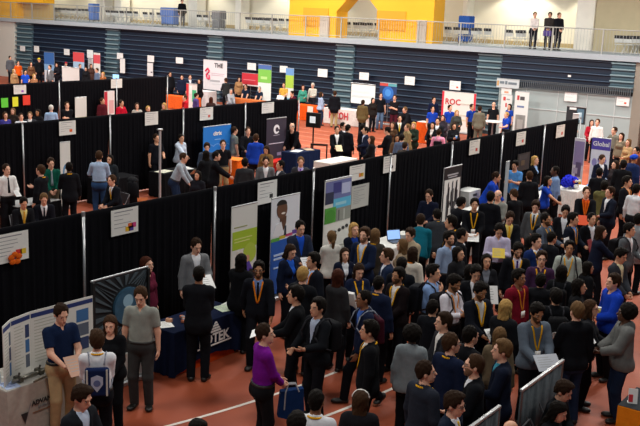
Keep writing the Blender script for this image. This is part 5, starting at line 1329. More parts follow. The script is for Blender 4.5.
P(629,227,'man in grey jacket with white collar and dark backpack, right side','papr1',54,hair='full',hc='k',sk='l',tc='565a5e',sc='e2e4e6',h=1.75,push=.35)
P(623,249,'man in dark grey suit with head bowed toward the right edge','clasp',50,hair='full',hc='k',sk='l',tc='33363c',sc='d6cfa8',hp=20,h=1.76)
P(614,283,'brown-haired man in royal blue hoodie in left profile','papr1',-72,hair='full',hc='d',top='hoodie',tc='173aa8',pc='141519',h=1.76,push=.5)
P(628,304,'person with black afro in grey hoodie and jeans holding white paper','paper',-95,hair='afro',hc='k',sk='d',top='hoodie',tc='6b6c6a',pc='1c2a42',h=1.76)
P(578,305,'fair-haired man in black sweater and blue jeans, back turned','papr1',-150,hair='short',hc='l',top='sweater',tc='15161a',pc=JN,h=1.82)
P(590,306,'bespectacled brown-haired woman half hidden behind the black-sweater man','paper',74,sex='f',hair='bob',hc='b',gl=True,top='sweater',tc='1c1c20',h=1.68,push=.32)
P(425,361,'man in charcoal suit with yellow collar ribbon, head turned right','stand',128,hair='short',hc='d',tc='262a34',sc='d8a028',lan=YL,h=1.78,hy=-35)
P(451,331,'man in navy suit with glasses and yellow lanyard turned away right','stand',134,hair='short',hc='b',gl=True,tc='161e34',sc='c89a30',lan=YL,h=1.80,hy=-25)
P(445,316,'brown-haired man in charcoal cardigan and white collar, left profile','clasp',-78,hair='full',hc='d',tc='26262a',sc='e0dcd6',h=1.74)
P(476,355,'man with ginger beard and glasses in black suit, left profile','papr1',-92,hair='short',hc='b',beard=True,gl=True,tc='14161a',h=1.80)
P(456,393,'young man with glasses, white collar and yellow tie at the bottom','stand',62,hair='full',hc='d',gl=True,tc='1c2434',sc='e4e6ea',tie='d8b030',h=1.74,hp=10)
P(361,392,'girl with long brown hair and white headband, seen from behind','stand',176,sex='f',hair='band',hc='b',top='coat',tc='1b1a1e',h=1.64)
P(297,410,'black-haired man at bottom edge right of the navy bag','stand',150,hair='full',hc='k',tc='1c1d22',h=1.72)
P(316,399,'man with shaved dark hair and white collar at bottom edge','stand',165,hair='buzz',hc='k',sk='b',top='shirt',tc='d4d6da',lan=YL,h=1.75)
P(511,421,'bald man, only his tanned crown shows below the grey panels','stand',160,hair='',sk='l',tc='2a2a30',h=1.72)
P(568,378,'seated dark-haired boy behind the taller grey panel','sitr',58,hair='full',hc='d',top='sweater',tc='16181c',h=1.72,hp=20,push=-.3)
P(563,397,'seated long-haired woman holding a tablet beside the grey panel','sitr',62,sex='f',hair='long',hc='k',top='coat',tc='15161a',hp=20,h=1.66,push=-.15)
# --- the right-hand crowd
P(587,187,'man in black suit, orange tie and orange lanyard holding an orange folder','paper',6,hair='short',hc='b',tc='15161a',sc='c8481c',tie='d8621c',lan='e06a1a',h=1.80)
P(605,181,'person in an olive jacket with black hair, back turned','clasp',160,hair='full',hc='k',top='coat',tc='5a5634',h=1.74)
P(611,187,'dark-haired man in navy suit facing the olive jacket, left profile','papr1',-66,hair='full',hc='d',tc='181d2a',sc='d8dade',h=1.77)
P(627,178,'tall black-haired man with orange lanyard and white badge, right profile','stand',56,hair='full',hc='k',sk='l',tc='15161b',sc='c89a7c',lan='d88a3a',badge=True,h=1.86)
P(637,184,'man in white shirt at the right edge, back turned','stand',150,hair='full',hc='k',top='shirt',tc='d2d6da',h=1.76)
P(603,155,'brown-haired man in navy jacket before the purple-headed poster','papr1',40,hair='short',hc='b',tc='181d30',h=1.76,hp=15)
P(600,168,'man in black with black hair, back turned, below the purple-headed poster','stand',176,hair='short',hc='k',tc='121317',h=1.76)
P(616,162,'brown-haired woman with pale face turned toward the poster','stand',-70,sex='f',hair='bob',hc='d',top='coat',tc='2a2426',h=1.68)
P(624,160,'man with bushy black hair and black coat, back turned, beside a blue turban','stand',168,hair='full',hc='k',top='coat',tc='121316',h=1.78)
P(634,155,'man wearing a bright blue turban at the right edge','stand',120,hair='turban',hcol='1c44b4',sk='o',top='coat',tc='1c2a50',h=1.76)
P(615,127,'man in olive-grey shirt beside the grey wall, far right','talk',-60,hair='short',hc='d',top='polo',tc='67645a',h=1.80)
P(622,133,'person with dark curly hair behind the olive-grey shirt','stand',-40,sex='f',hair='wavy',hc='d',top='sweater',tc='6c6252',h=1.70)
P(629,139,'fair-skinned woman with tan sweater at the far right crowd','papr1',-50,sex='f',hair='long',hc='l',top='sweater',tc='9a7c58',h=1.66)
P(637,147,'dark-haired man in maroon at the far right edge','stand',-60,hair='short',hc='k',sk='l',top='sweater',tc='4a2a26',h=1.74)
P(592,120,'woman in red cardigan in front of the grey wall','talk2',10,sex='f',hair='bob',hc='d',top='sweater',tc='a01c2c',h=1.68)
P(598,119,'man in white shirt beside the woman in red','stand',-20,hair='short',hc='b',top='shirt',tc='dedcd8',h=1.78)
P(573,111,'brown-haired man bending before the dark framed poster','reach',60,hair='short',hc='r',top='shirt',tc='3c4c74',h=1.80)
P(639,214,'person in pale grey coat cut by the right edge','stand',150,hair='full',hc='k',top='coat',tc='85888c',h=1.74)
P(592,213,'man in black suit behind the orange-folder man','stand',30,hair='short',hc='k',sk='l',tc='15161a',h=1.70)
P(566,206,'black-haired man left of the orange folder looking down','papr1',0,hair='full',hc='k',sk='l',tc='16171c',hp=20,h=1.72)
P(545,213.5,'dark suited man hidden behind the slate jacket','stand',30,hair='short',hc='k',tc='17181c',h=1.66)
P(530,240,'woman with dense black hair behind the pale young man, back turned','stand',180,sex='f',hair='wavy',hc='k',sk='l',top='coat',tc='141518',h=1.60)
P(552,232,'man in dark jacket in the gap right of the pale young man','stand',120,hair='short',hc='k',sk='l',tc='17181d',h=1.62)
P(588,262,'woman in black crouching forward beside the blue hoodie','stand',100,sex='f',hair='wavy',hc='k',sk='l',top='coat',tc='131417',h=1.50)
P(556,300,'man in black with black hair and a lime tag on his bag, back turned','stand',-165,hair='full',hc='k',sk='l',top='coat',tc='121316',h=1.70,push=.4)
P(541,277,'black-haired person in dark coat in front of the plaid shirt','stand',170,hair='full',hc='k',sk='l',top='coat',tc='141519',h=1.60)
P(462,230,'dark-suited man behind the pale blue-grey shirt','stand',90,hair='short',hc='k',sk='l',tc='15161a',h=1.72)
P(470,268,'woman with black hair behind the white shirt, facing away','stand',170,sex='f',hair='long',hc='k',sk='l',top='coat',tc='18181c',h=1.62)
P(470,332,'man in black suit behind the ginger-bearded man, face turned right','stand',120,hair='short',hc='k',tc='131418',h=1.74)
P(433,300,'dark-haired man in dark suit behind the afro and grey sweater','stand',150,hair='short',hc='k',sk='l',tc='15171c',h=1.60)
P(345,246,'dark-haired woman in navy half hidden between the ponytail and the stout man','stand',20,sex='f',hair='long',hc='d',tc='151a2c',h=1.56)
P(462,199,'black-haired man bending over the ink-stroke banner table','reach',120,hair='full',hc='k',sk='l',tc='14151a',h=1.72)
# --- booths between the front and the middle drapes
P(6,164,'man in white shirt and dark tie at the left edge','papr1',36,hair='short',hc='d',top='shirt',tc='dcdad8',pc='15161a',lan=None,h=1.76,tie='1b1b20')
P(41,165,'brown-haired man in black suit with yellow collar, left profile','talk',-116,hair='short',hc='b',tc='15161a',lan=YL,h=1.78)
P(51,158,'man in dark green shirt and grey tie with olive trousers','clasp',12,hair='short',hc='d',top='shirt',tc='0f4a3c',pc='54493a',hp=15,h=1.78,tie='7a868e')
P(69,162,'dark-skinned man in black suit with yellow collar facing the green shirt','papr1',-164,hair='buzz',hc='k',sk='d',tc='141519',lan=YL,h=1.76)
P(24,197,'seated man in black suit and gold tie, head bowed','sitr',18,hair='short',hc='k',sk='l',tc='15161a',sc='d8c880',tie='c8962a',hp=20)
P(44,196,'seated brown-haired man in black suit and black tie, head bowed','sitr',6,hair='short',hc='l',tc='14151c',sc='e2e4e8',tie='1c1c22',hp=20)
P(99,151,'man in light blue shirt and jeans leaning on the table, back turned','talk2',178,hair='short',hc='b',top='shirt',tc='9fb3cd',pc='2c4468',h=1.82)
P(110,155,'woman with black hair and dark patterned scarf facing left','stand',-24,sex='f',hair='wavy',hc='k',sk='l',top='coat',tc='22262a',h=1.62)
P(112,175,'seated man in black suit with gold tie and lanyard, left profile','sitr',-48,hair='short',hc='b',tc='16181e',sc='dadce4',tie='d8a426',h=1.80)
P(156,130,'man in black tee shirt working against the black drape','papr1',40,hair='short',hc='d',sk='l',top='tee',tc='14161c',h=1.76,push=-.9)
P(184,153,'man in pale grey shirt and jeans bent toward the table, right profile','reach',84,hair='short',hc='b',top='shirt',tc='9aa4ae',pc='1f2c44',h=1.76)
P(206,152,'person with dark hair in black coat showing papers, back turned','paper',-140,sex='f',hair='bob',hc='k',top='coat',tc='17181b',h=1.68)
P(198,171,'woman with black hair low behind the black coat','stand',-30,sex='f',hair='bob',hc='k',sk='l',top='coat',tc='1a1a20',h=1.55)
P(181,135,'woman in red, white and blue jacket pointing right','shake',46,sex='f',hair='pony',hc='k',sk='l',top='hoodie',tc='b8c4d4',h=1.66,push=.4)
P(199,138,'woman in yellow shirt sitting beside the blue display board','sitr',-20,sex='f',hair='pony',hc='k',sk='l',top='tee',tc='c8b020',pc='4a1c30',h=1.72)
P(207,143,'man in slate blue shirt with brown hair facing the camera','stand',4,hair='full',hc='d',top='shirt',tc='3a4658',hp=15,h=1.72)
P(223,140,'man in black polo shirt and khaki trousers before the blue board','stand',10,hair='short',hc='d',top='polo',tc='15161a',pc='9a8460',h=1.76)
P(216,151,'man in black coat reaching toward the orange pedestal','shake',96,hair='short',hc='k',top='coat',tc='141519',h=1.74)
P(245,158,'man with black hair and charcoal suit, back turned, by the front drape','stand',176,hair='short',hc='k',sk='l',tc='2c2d30',h=1.76)
P(234,127,'man in grey tee shirt and light trousers beside the blue board','stand',120,hair='short',hc='d',top='tee',tc='6f7672',pc='b8ac98',h=1.76)
P(248,127,'man in black shirt talking to a man in royal blue','talk2',16,hair='short',hc='b',top='shirt',tc='17191e',pc='1c1d22',h=1.80)
P(256,134,'man in royal blue shirt with dark trousers, back turned','stand',176,hair='short',hc='b',top='sweater',tc='1b3fa8',pc='1a1c24',h=1.78)
P(266,146,'woman in tan coat looking down left of the dark banner','papr1',-20,sex='f',hair='bob',hc='d',sk='l',top='coat',tc='7a5c38',hp=20,h=1.66)
P(266,158,'bearded man in grey suit facing the camera over the drape','stand',4,hair='short',hc='d',beard=True,tc='62666a',sc='e0e2e6',hp=10,h=1.76)
P(281,160,'man in dark suit beside the bearded grey suit, left profile','stand',-64,hair='short',hc='k',sk='l',tc='26282e',sc='d6d8dc',h=1.74)
P(301,157,'fair man in dark suit with purple tie behind the drape','stand',2,hair='short',hc='l',tc='3a3a40',sc='b0a4d0',tie='6a2c9c',hp=10,h=1.75)
P(292,123,'bald man in black shirt leaning over the navy counter','reach',-30,hair='bald',hc='g',top='sweater',tc='121317',h=1.80)
# --- the open track, middle distance
P(337,126,'man in black suit with white shirt holding papers on the open track','paper',14,hair='short',hc='k',sk='l',tc='131418',sc='e6e6e6',h=1.76)
P(343,124,'dark-haired man behind the paper-holding black suit','stand',60,hair='short',hc='k',tc='1d1e24',h=1.78)
P(348,126,'man in black suit turned away, right of the white counter','papr1',140,hair='short',hc='k',tc='15161c',h=1.78,push=.5)
P(366,127,'man in navy jacket in left profile among the track group','papr1',-70,hair='short',hc='k',sk='l',tc='1a2034',sc='b8c0d4',h=1.74)
P(372,136,'short-haired woman in black leaning left on the track','clasp',-100,sex='f',hair='bob',hc='b',top='coat',tc='16171a',h=1.66)
P(363,124,'man in black coat standing behind the navy jacket','stand',120,hair='short',hc='k',tc='14151a',h=1.72)
P(387,127,'large man in black suit stooping left with a white sheet','papr1',-110,hair='short',hc='k',tc='121317',hp=15,h=1.80)
P(400,115,'man in black suit with yellow tie facing the camera','clasp',4,hair='short',hc='k',sk='l',tc='15161a',sc='e6e6e0',tie='d8b428',h=1.78)
P(393,122,'brown-haired woman in brown behind the yellow tie','stand',-30,sex='f',hair='bob',hc='b',sk='l',top='sweater',tc='4a3626',h=1.64)
P(408,124,'man in tan jacket turned left in the track group','papr1',-70,hair='short',hc='l',top='coat',tc='766546',h=1.76)
P(414,122,'blonde woman in dark coat right of the tan jacket','papr1',-20,sex='f',hair='long',hc='y',top='coat',tc='1f2a22',h=1.70)
P(397,135,'brown-skinned woman in front of the drape, facing the camera','stand',10,sex='f',hair='bob',hc='k',sk='o',top='sweater',tc='5c4634',h=1.62)
P(402,134,'man in blue-grey jacket with black hair, back turned on the track','stand',170,hair='short',hc='k',tc='4e5c74',h=1.72)
P(405,142,'person with brown crown just above the front drape','stand',160,hair='short',hc='d',top='sweater',tc='3a3430',h=1.66)
P(381,93,'man in black tee shirt and blue jeans near the bleachers','stand',8,hair='short',hc='b',top='tee',tc='15171c',pc='5c7694',h=1.78)
P(395,95,'man in black shirt and maroon trousers with arms folded','cross',-10,hair='short',hc='b',top='tee',tc='1c1a1e',pc='4c1c28',h=1.78)
P(373,98,'person with dark hair left of the blue jeans','stand',30,sex='f',hair='bob',hc='d',top='coat',tc='24201e',h=1.62)
P(405,107,'man in black leaning with light brown hair near the bleachers','reach',-60,hair='short',hc='l',top='coat',tc='15161a',h=1.74)
P(363,100,'person in camouflage brown beside the white clothed table','stand',160,hair='short',hc='d',top='coat',tc='5a4c30',h=1.70)
P(335,91,'man in black jacket and khaki trousers before the white clothed table','stand',170,hair='short',hc='b',top='coat',tc='14151a',pc='a8946a',h=1.78)
P(321,92,'brown-haired woman in blue and white by the orange table','papr1',120,sex='f',hair='bob',hc='b',top='sweater',tc='9fb0cc',pc=JN,h=1.66)
P(313,83,'grey-haired man in pale shirt behind the orange table','papr1',-20,hair='short',hc='w',top='shirt',tc='c4c0b4',pc='2c2e36',h=1.78)
P(303,85,'woman in teal green behind the orange table','papr1',10,sex='f',hair='bob',hc='r',top='sweater',tc='3f8f7c',h=1.68)
P(433,122,'woman in black talking left of the pink shirt','talk2',-20,sex='f',hair='bob',hc='k',sk='l',tc='15161a',sc='c8c0bc',h=1.68)
P(438,118,'man in dark jacket behind the pink shirt','stand',-10,hair='short',hc='d',sk='l',tc='1c1e22',h=1.76)
P(439,129,'person in pink shirt with a black strap, back turned','stand',176,hair='short',hc='d',top='shirt',tc='e08ca8',h=1.70)
P(454,123,'woman in black holding a blue cup beside the pole','phone',20,sex='f',hair='wavy',hc='d',sk='l',top='coat',tc='15161a',h=1.68)
P(433,106,'person in royal blue behind the orange table near the red-edged banner','stand',10,hair='short',hc='k',sk='l',top='polo',tc=RB,h=1.72)
P(434,97,'man in navy shirt standing at the left of the red-edged banner','stand',20,hair='short',hc='d',top='shirt',tc='181e38',h=1.80)
P(450,105,'man in royal blue polo in front of the red-edged banner','papr1',30,hair='short',hc='d',top='polo',tc=RB,pc='8a8c94',h=1.80)
P(457,109,'blonde woman in grey between two royal blue polos','papr1',20,sex='f',hair='bob',hc='y',top='coat',tc='3c3e3a',h=1.66,push=-.5)
P(472,104,'man in royal blue polo at the right of the red-edged banner','papr1',40,hair='short',hc='d',sk='l',top='polo',tc='1a3890',h=1.80)
P(480,106,'man in grey-brown suit, back turned, before the red-edged banner','stand',176,hair='short',hc='d',tc='6a6658',pc='6a6658',h=1.80)
P(494,102,'bald man in black tee shirt at the round white table','stand',0,hair='bald',hc='g',top='tee',tc='17181c',h=1.80)
P(507,112,'blond helper in royal blue seated at the round white table','papr1',-60,hair='short',hc='y',top='polo',tc=RB,h=1.66)
P(510,104,'dark-haired woman in blue beside the white posters','stand',-40,sex='f',hair='bob',hc='k',top='tee',tc='1d3f9c',h=1.70)
P(443,115,'woman with brown hair and dark coat left of the royal blue polo','papr1',-10,sex='f',hair='bob',hc='b',sk='l',top='coat',tc='2c2830',h=1.64)
# --- booths between the middle and the far drapes
P(51,105,'grey-haired man in light blue shirt, back turned, by the middle drape','stand',176,hair='short',hc='w',top='shirt',tc='94b0d0',h=1.72)
P(67,102,'man in black tee shirt with arms folded below the far drape','cross',10,hair='short',hc='b',top='tee',tc='15161a',h=1.76)
P(5,112,'brown-haired woman in purple at the far left of the middle drape','stand',30,sex='f',hair='bob',hc='b',top='sweater',tc='3c3a84',h=1.64)
P(13,108,'woman with long light brown hair, second from the left behind the middle drape','stand',-20,sex='f',hair='long',hc='l',top='coat',tc='2a2420',h=1.66)
P(21,113,'dark-haired man smiling, low between two women at the middle drape','stand',10,hair='short',hc='d',sk='p',top='shirt',tc='c8ccd4',h=1.64)
P(30,113,'blond man in white collar beside the dark-haired one','stand',-10,hair='short',hc='l',tc='2c2e34',sc='e0e0e0',h=1.64)
P(38,110,'brown-skinned woman in black left of the light blue shirt','stand',-30,sex='f',hair='wavy',hc='k',sk='o',top='coat',tc='191a1e',h=1.68)
P(102,98,'dark-haired man in maroon jacket left of the red banner','stand',60,hair='short',hc='b',sk='l',top='coat',tc='4c1820',h=1.74)
P(121,100,'man in bright red shirt right of the red banner','papr1',60,hair='short',hc='d',sk='l',top='sweater',tc='b0142c',h=1.72)
P(137,103,'fair-haired woman with glasses behind the middle drape','stand',10,sex='f',hair='bob',hc='b',gl=True,top='sweater',tc='a8a49c',h=1.66)
P(148,106,'blond man whose crown shows above the middle drape','stand',30,hair='short',hc='y',top='sweater',tc='3c3c40',h=1.64)
P(164,103,'blonde woman in pale coat at the end of the far drape','reach',-40,sex='f',hair='bob',hc='y',top='coat',tc='7a7060',h=1.66)
P(170,72,'tall man in black at the end pole of the far drape','stand',20,hair='short',hc='d',sk='l',top='coat',tc='17181c',h=1.80)
P(182,75,'dark-haired man in navy behind the red-sided cabinet','stand',-10,hair='short',hc='d',top='coat',tc='1c2236',h=1.74)
P(190,75,'man in dark blue suit right of the navy man','stand',10,hair='short',hc='b',tc='1d2438',h=1.74)
P(200,79,'dark-haired woman in black by the lit laptop','papr1',-50,sex='f',hair='bob',hc='d',sk='l',top='coat',tc='16171a',h=1.68)
P(226,78,'man in charcoal suit standing in front of the white display board','papr1',-140,hair='short',hc='b',tc='2c2f30',h=1.76)
P(231,88,'person in light grey top seated before the white display board','sit',20,sex='f',hair='bob',hc='g',top='sweater',tc='9a9ea4',pc='5c6470',push=-.6)
P(239,76,'woman in beige beside the red banner, facing the camera','stand',14,sex='f',hair='bob',hc='b',top='coat',tc='a87e58',h=1.68,push=-1.2)
P(246,82,'seated man in navy shirt and blue jeans below the red banner','sit',-20,hair='short',hc='b',top='tee',tc='1c2638',pc='4a6688',push=-1.6)
P(260,84,'seated grey-haired man in navy shirt and jeans by the green banner','sit',-30,hair='short',hc='g',top='tee',tc='1c2638',pc='3c5474',push=-1.6)
P(211,97,'brown-haired woman in front of the white display board table','stand',170,sex='f',hair='bob',hc='r',top='coat',tc='3a2a28',h=1.64)
P(196,93,'person in purple beside the red shirt, far aisle','stand',120,hair='short',hc='d',top='sweater',tc='4c3c74',h=1.66)
P(185,95,'person in red shirt leaning left in the far aisle','papr1',-60,hair='short',hc='b',top='sweater',tc='b01c28',h=1.66)
P(284,83,'blond man in yellow shirt holding a white sheet','papr1',-10,hair='short',hc='l',top='polo',tc='caa044',h=1.70)
P(292,91,'person in maroon bending right of the yellow shirt','reach',-60,hair='short',hc='d',top='sweater',tc='4c1424',h=1.70)
# --- along the bleachers, far left
P(10,56,'man in grey at the far left end of the bleachers','stand',30,hair='short',hc='k',top='coat',tc='55565c',h=1.80)
P(18,61,'person in bright orange shirt at the foot of the bleachers','stand',20,hair='short',hc='d',top='tee',tc='d85a1c',h=1.72)
P(25,70,'person in royal blue shirt left of the far white board','papr1',30,hair='short',hc='k',sk='l',top='polo',tc='1e46b4',h=1.66)
P(31,62,'woman in brown print below two white signs','stand',10,sex='f',hair='long',hc='d',top='sweater',tc='6c4a34',h=1.66)
P(39,58,'tall man in black with a yellow cap','stand',30,hair='cap',hcol='c8b428',top='coat',tc='17181c',h=1.84)
P(14,69,'blond woman in tan at the far left counter','stand',40,sex='f',hair='bob',hc='y',top='sweater',tc='a07c58',h=1.64)
P(34,74,'woman with fair hair low beside the royal blue shirt','stand',30,sex='f',hair='bob',hc='y',top='sweater',tc='8a5c40',h=1.62)
P(50,65,'man in grey suit below the blue and white banner','stand',-40,hair='short',hc='b',tc='64666a',h=1.76)
P(57,63,'woman with brown hair in black beside the grey suit','papr1',-30,sex='f',hair='bob',hc='d',top='coat',tc='1c1c22',h=1.68)
P(66,62,'person in red cap below the red and blue banner','stand',10,hair='cap',hcol='b82430',top='coat',tc='3a3c40',h=1.70)
P(80,64,'man in navy with light hair right of the far white board','stand',30,hair='short',hc='l',top='coat',tc='1c2230',h=1.76)
P(86,67,'woman in black beside the light-haired navy man','stand',-20,sex='f',hair='bob',hc='d',top='coat',tc='1a1a1e',h=1.66)
P(91,64,'tall woman in brown with reddish hair under the narrow poster','stand',20,sex='f',hair='long',hc='r',top='coat',tc='4c3630',h=1.74)
P(97,68,'man in blue-grey shirt at the back aisle','stand',-50,hair='short',hc='b',top='shirt',tc='5c6c84',h=1.72)
P(103,72,'blonde woman in orange-brown left of the far drape sign','stand',-30,sex='f',hair='bob',hc='y',top='sweater',tc='8c5430',h=1.64)
# --- on the balcony
P(532,14,'man in white shirt and dark trousers leaning on the balcony railing','clasp',10,hair='short',hc='b',top='shirt',tc='e0d8d4',pc='26262c',z=4.2,h=1.75,feet=49)
P(547,12.5,'dark-haired person with purple bag on the balcony','clasp',-10,hair='full',hc='k',sk='l',top='coat',tc='34302e',pc='2a2a30',z=4.2,h=1.76,feet=50)
P(556,12,'fair-haired man in black jacket on the balcony, rightmost of three','clasp',30,hair='short',hc='l',top='coat',tc='17181c',pc='2a2a30',z=4.2,h=1.76,feet=50.5)
P(182,-3,'lone person in black jacket and grey trousers on the balcony','stand',20,hair='short',hc='d',top='coat',tc='15161a',pc='5c5c60',z=4.2,h=1.74,feet=27)
# ------------------------------------------------------------------ everyone takes their place
WHO = {}
def place_all():
    pts = []
    for px, py, l, pose, f, kw in PEOPLE:
        h = kw.get('h') or (1.64 if kw.get('sex') == 'f' else 1.76)
        F = fig(pose, kw.get('sex', 'm'), kw.get('hy', 0), kw.get('hp', 0)); cz = (F.hc+F.Rh@np.array([0, .01, .135]))[2]*h/1.78
        p = on_z(px, py, cz) if not kw.get('z') else on_z(px, kw['feet'], kw['z'])
        pts.append(np.array([p[0], p[1]])+unit(np.array([p[0], p[1]]))*kw.get('push', 0))
    pts = np.array(pts); dist = np.hypot(pts[:, 0], pts[:, 1])
    for _ in range(25):          # two people cannot stand in one spot: the farther one steps back
        for i in range(len(pts)):
            for j in range(i):
                d = np.hypot(*(pts[i]-pts[j]))
                if d < .57:
                    a, b = (i, j) if np.hypot(*pts[i]) > np.hypot(*pts[j]) else (j, i)
                    u = unit(pts[a]); pts[a] += u*min(.06, (.59-d)*.5); pts[b] -= unit(pts[b])*min(.02, (.59-d)*.2)
    for a in range(len(pts)):    # nobody stands inside a curtain
        for X, y0, y1 in ((-11.37, YA[0], YA[-1]), (-20.99, YB[0], YB[-1]), (-30.8, YC[0], YC[-1])):
            e = pts[a][0]-X
            if abs(e) < .34 and y0 < pts[a][1] < y1:
                k = (X+math.copysign(.34, e))/pts[a][0]; pts[a] *= k
    for q, (px, py, l, pose, f, kw) in zip(pts, PEOPLE):
        kw = dict(kw); kw.pop('push', 0); kw.pop('feet', 0)
        WHO[l] = person(px, py, l, pose, f, at=q, **kw)
place_all()
def who(s):
    c = [k for k in WHO if s in k]; assert len(c) == 1, (s, c)
    return WHO[c[0]]
# ------------------------------------------------------------------ what people hold and carry: things of their own
def hand_pt(s, sd=0):
    o, F, k, rz = who(s); R = Rzm(math.degrees(rz)); loc = np.array(o.location)
    def wp(q): return loc+R@(np.asarray(q)*k)
    ps = []
    for d in ((1, -1) if sd == 0 else (sd,)):
        S, E, W, n = F.arm[d]; ps.append(wp(W+unit(W-E)*.085))
    return np.mean(ps, 0), rz
def held(s, label, w=.22, h=.29, col='e8e8e6', sd=0, tilt=38, name='paper', cat='paper', th=.004, dz=.05, fwd=.05, lines=True, spin=0):
    p, rz = hand_pt(s, sd); d = np.array([math.sin(rz), -math.cos(rz), 0])
    p = p+d*fwd+np.array([0, 0, dz])
    m_ = MB(); m_.box((-w/2, -h/2, 0), (w/2, h/2, th)); o = m_.build(name, card(col), None, loc=tuple(p)); o.rotation_euler = (R_(tilt), 0, rz+R_(spin)); tag(o, label, cat)
    if lines:
        m_ = MB()
        for i in range(5): m_.box((-w*.38, h*(.30-.14*i), th), (w*(.12+.05*(i % 3)), h*(.33-.14*i), th+.0008))
        m_.build('print', LINE, o)
    return o
held('navy polo shirt and khaki', 'tan clipboard in the hands of the navy polo man', col='b8907a', w=.23, h=.31, th=.008, name='clipboard', cat='clipboard')
held('light grey suit standing behind', 'white sheet held by the light grey suited man', sd=1)
held('navy jacket over bright blue shirt', 'white sheet held before the bright blue shirt', col='dcdce0')
held('black-haired man in black suit turned away, holding', 'large white paper held left of the black-suited man', w=.34, h=.26, col='f0f0ee', tilt=24, fwd=.12)
held('very long brown hair', 'white plastic bag or papers at the long-haired woman\'s side', w=.26, h=.32, tilt=65, sd=1, lines=False, name='paper_bag', cat='bag', th=.05)
held('moustache in black sweater', 'folded white paper in the joined hands of the moustached man', w=.12, h=.2, dz=-.06, tilt=70)
held('spiky black hair', 'white folder held by the spiky-haired man', w=.26, h=.22, dz=-.02)
held('lavender shirt', 'yellow leaflet read by the lavender-shirted man', w=.24, h=.2, col='e2c43c', tilt=55)
held('holding white papers, facing', 'white papers clutched by the black-haired woman facing the camera', w=.24, h=.32, sd=1, tilt=60)
held('bearded man in black jacket, white collar', 'white form read by the bearded man in black jacket', w=.2, h=.28)
held('reading an open booklet', 'open grey booklet held by the blue-grey sweater man', w=.36, h=.26, col='b8bcc4')
held('slate jacket holding', 'upright white paper held by the slate-jacketed man', w=.2, h=.3, tilt=78, sd=1)
held('navy suit and blue collar carrying', 'dark red folder carried by the blue-collared man', w=.24, h=.32, col='7a1620', tilt=72, sd=1, th=.012, lines=False, name='folder', cat='folder')
held('orange lanyard holding an orange folder', 'bright orange folder held in front of the black suit', w=.32, h=.24, col='e2501c', tilt=60, th=.012, lines=False, name='folder', cat='folder')
held('grey hoodie and jeans', 'white paper in the hands of the grey-hooded person', w=.26, h=.36, col='f0f0f0', tilt=50, fwd=.12)
held('black sweater and blue jeans', 'pale paper held low by the black-sweater man', w=.22, h=.3, sd=1, tilt=50)
held('grey jacket with white collar', 'white sheet at the right edge held by the grey-jacketed man', w=.22, h=.3, sd=1)
held('white shirt and dark tie', 'small white note in the hand of the dark-tied man', w=.14, h=.2, sd=1)
held('dark hair in black coat showing papers', 'open manila papers shown by the black-coated person', w=.34, h=.26, col='d8c4a4')
held('papers on the open track', 'cream papers held on the open track', col='d8c8a0')
held('stooping left with a white sheet', 'white sheet in the hand of the stooping man', w=.25, h=.4, sd=1, tilt=75, dz=-.15)
held('yellow shirt holding', 'white sheet held before the yellow shirt', w=.4, h=.3)
held('seated long-haired woman holding a tablet', 'white tablet held by the seated long-haired woman', w=.26, h=.19, col='d8e0f0', tilt=25, th=.01, lines=False, name='tablet', cat='tablet', fwd=.12)
held('stout bearded man', 'rolled white programme in the stout man\'s hand', w=.1, h=.24, sd=1)
held('seated man in black suit and gold tie', 'white sheet read by the seated gold-tie man', w=.22, h=.3)
def cup(s, label, col, sd=1):
    p, rz = hand_pt(s, sd); root = empty('cup', tuple(p+np.array([math.sin(rz)*.03, -math.cos(rz)*.03, -.03])), 0, label, 'cup')
    m_ = MB(); m_.lathe([(.028, 0), (.038, .11)], (0, 0, 0), 14); m_.build('body', plastic(col), root, True); m_ = MB(); m_.lathe([(.04, 0), (.04, .012)], (0, 0, .11), 14); m_.build('lid', WHITE, root)
cup('holding a yellow cup', 'yellow cup in the hand of the black-haired woman', 'e0d060')
cup('holding a blue cup', 'blue cup in the hand of the woman in black by the pole', '4a90d8')
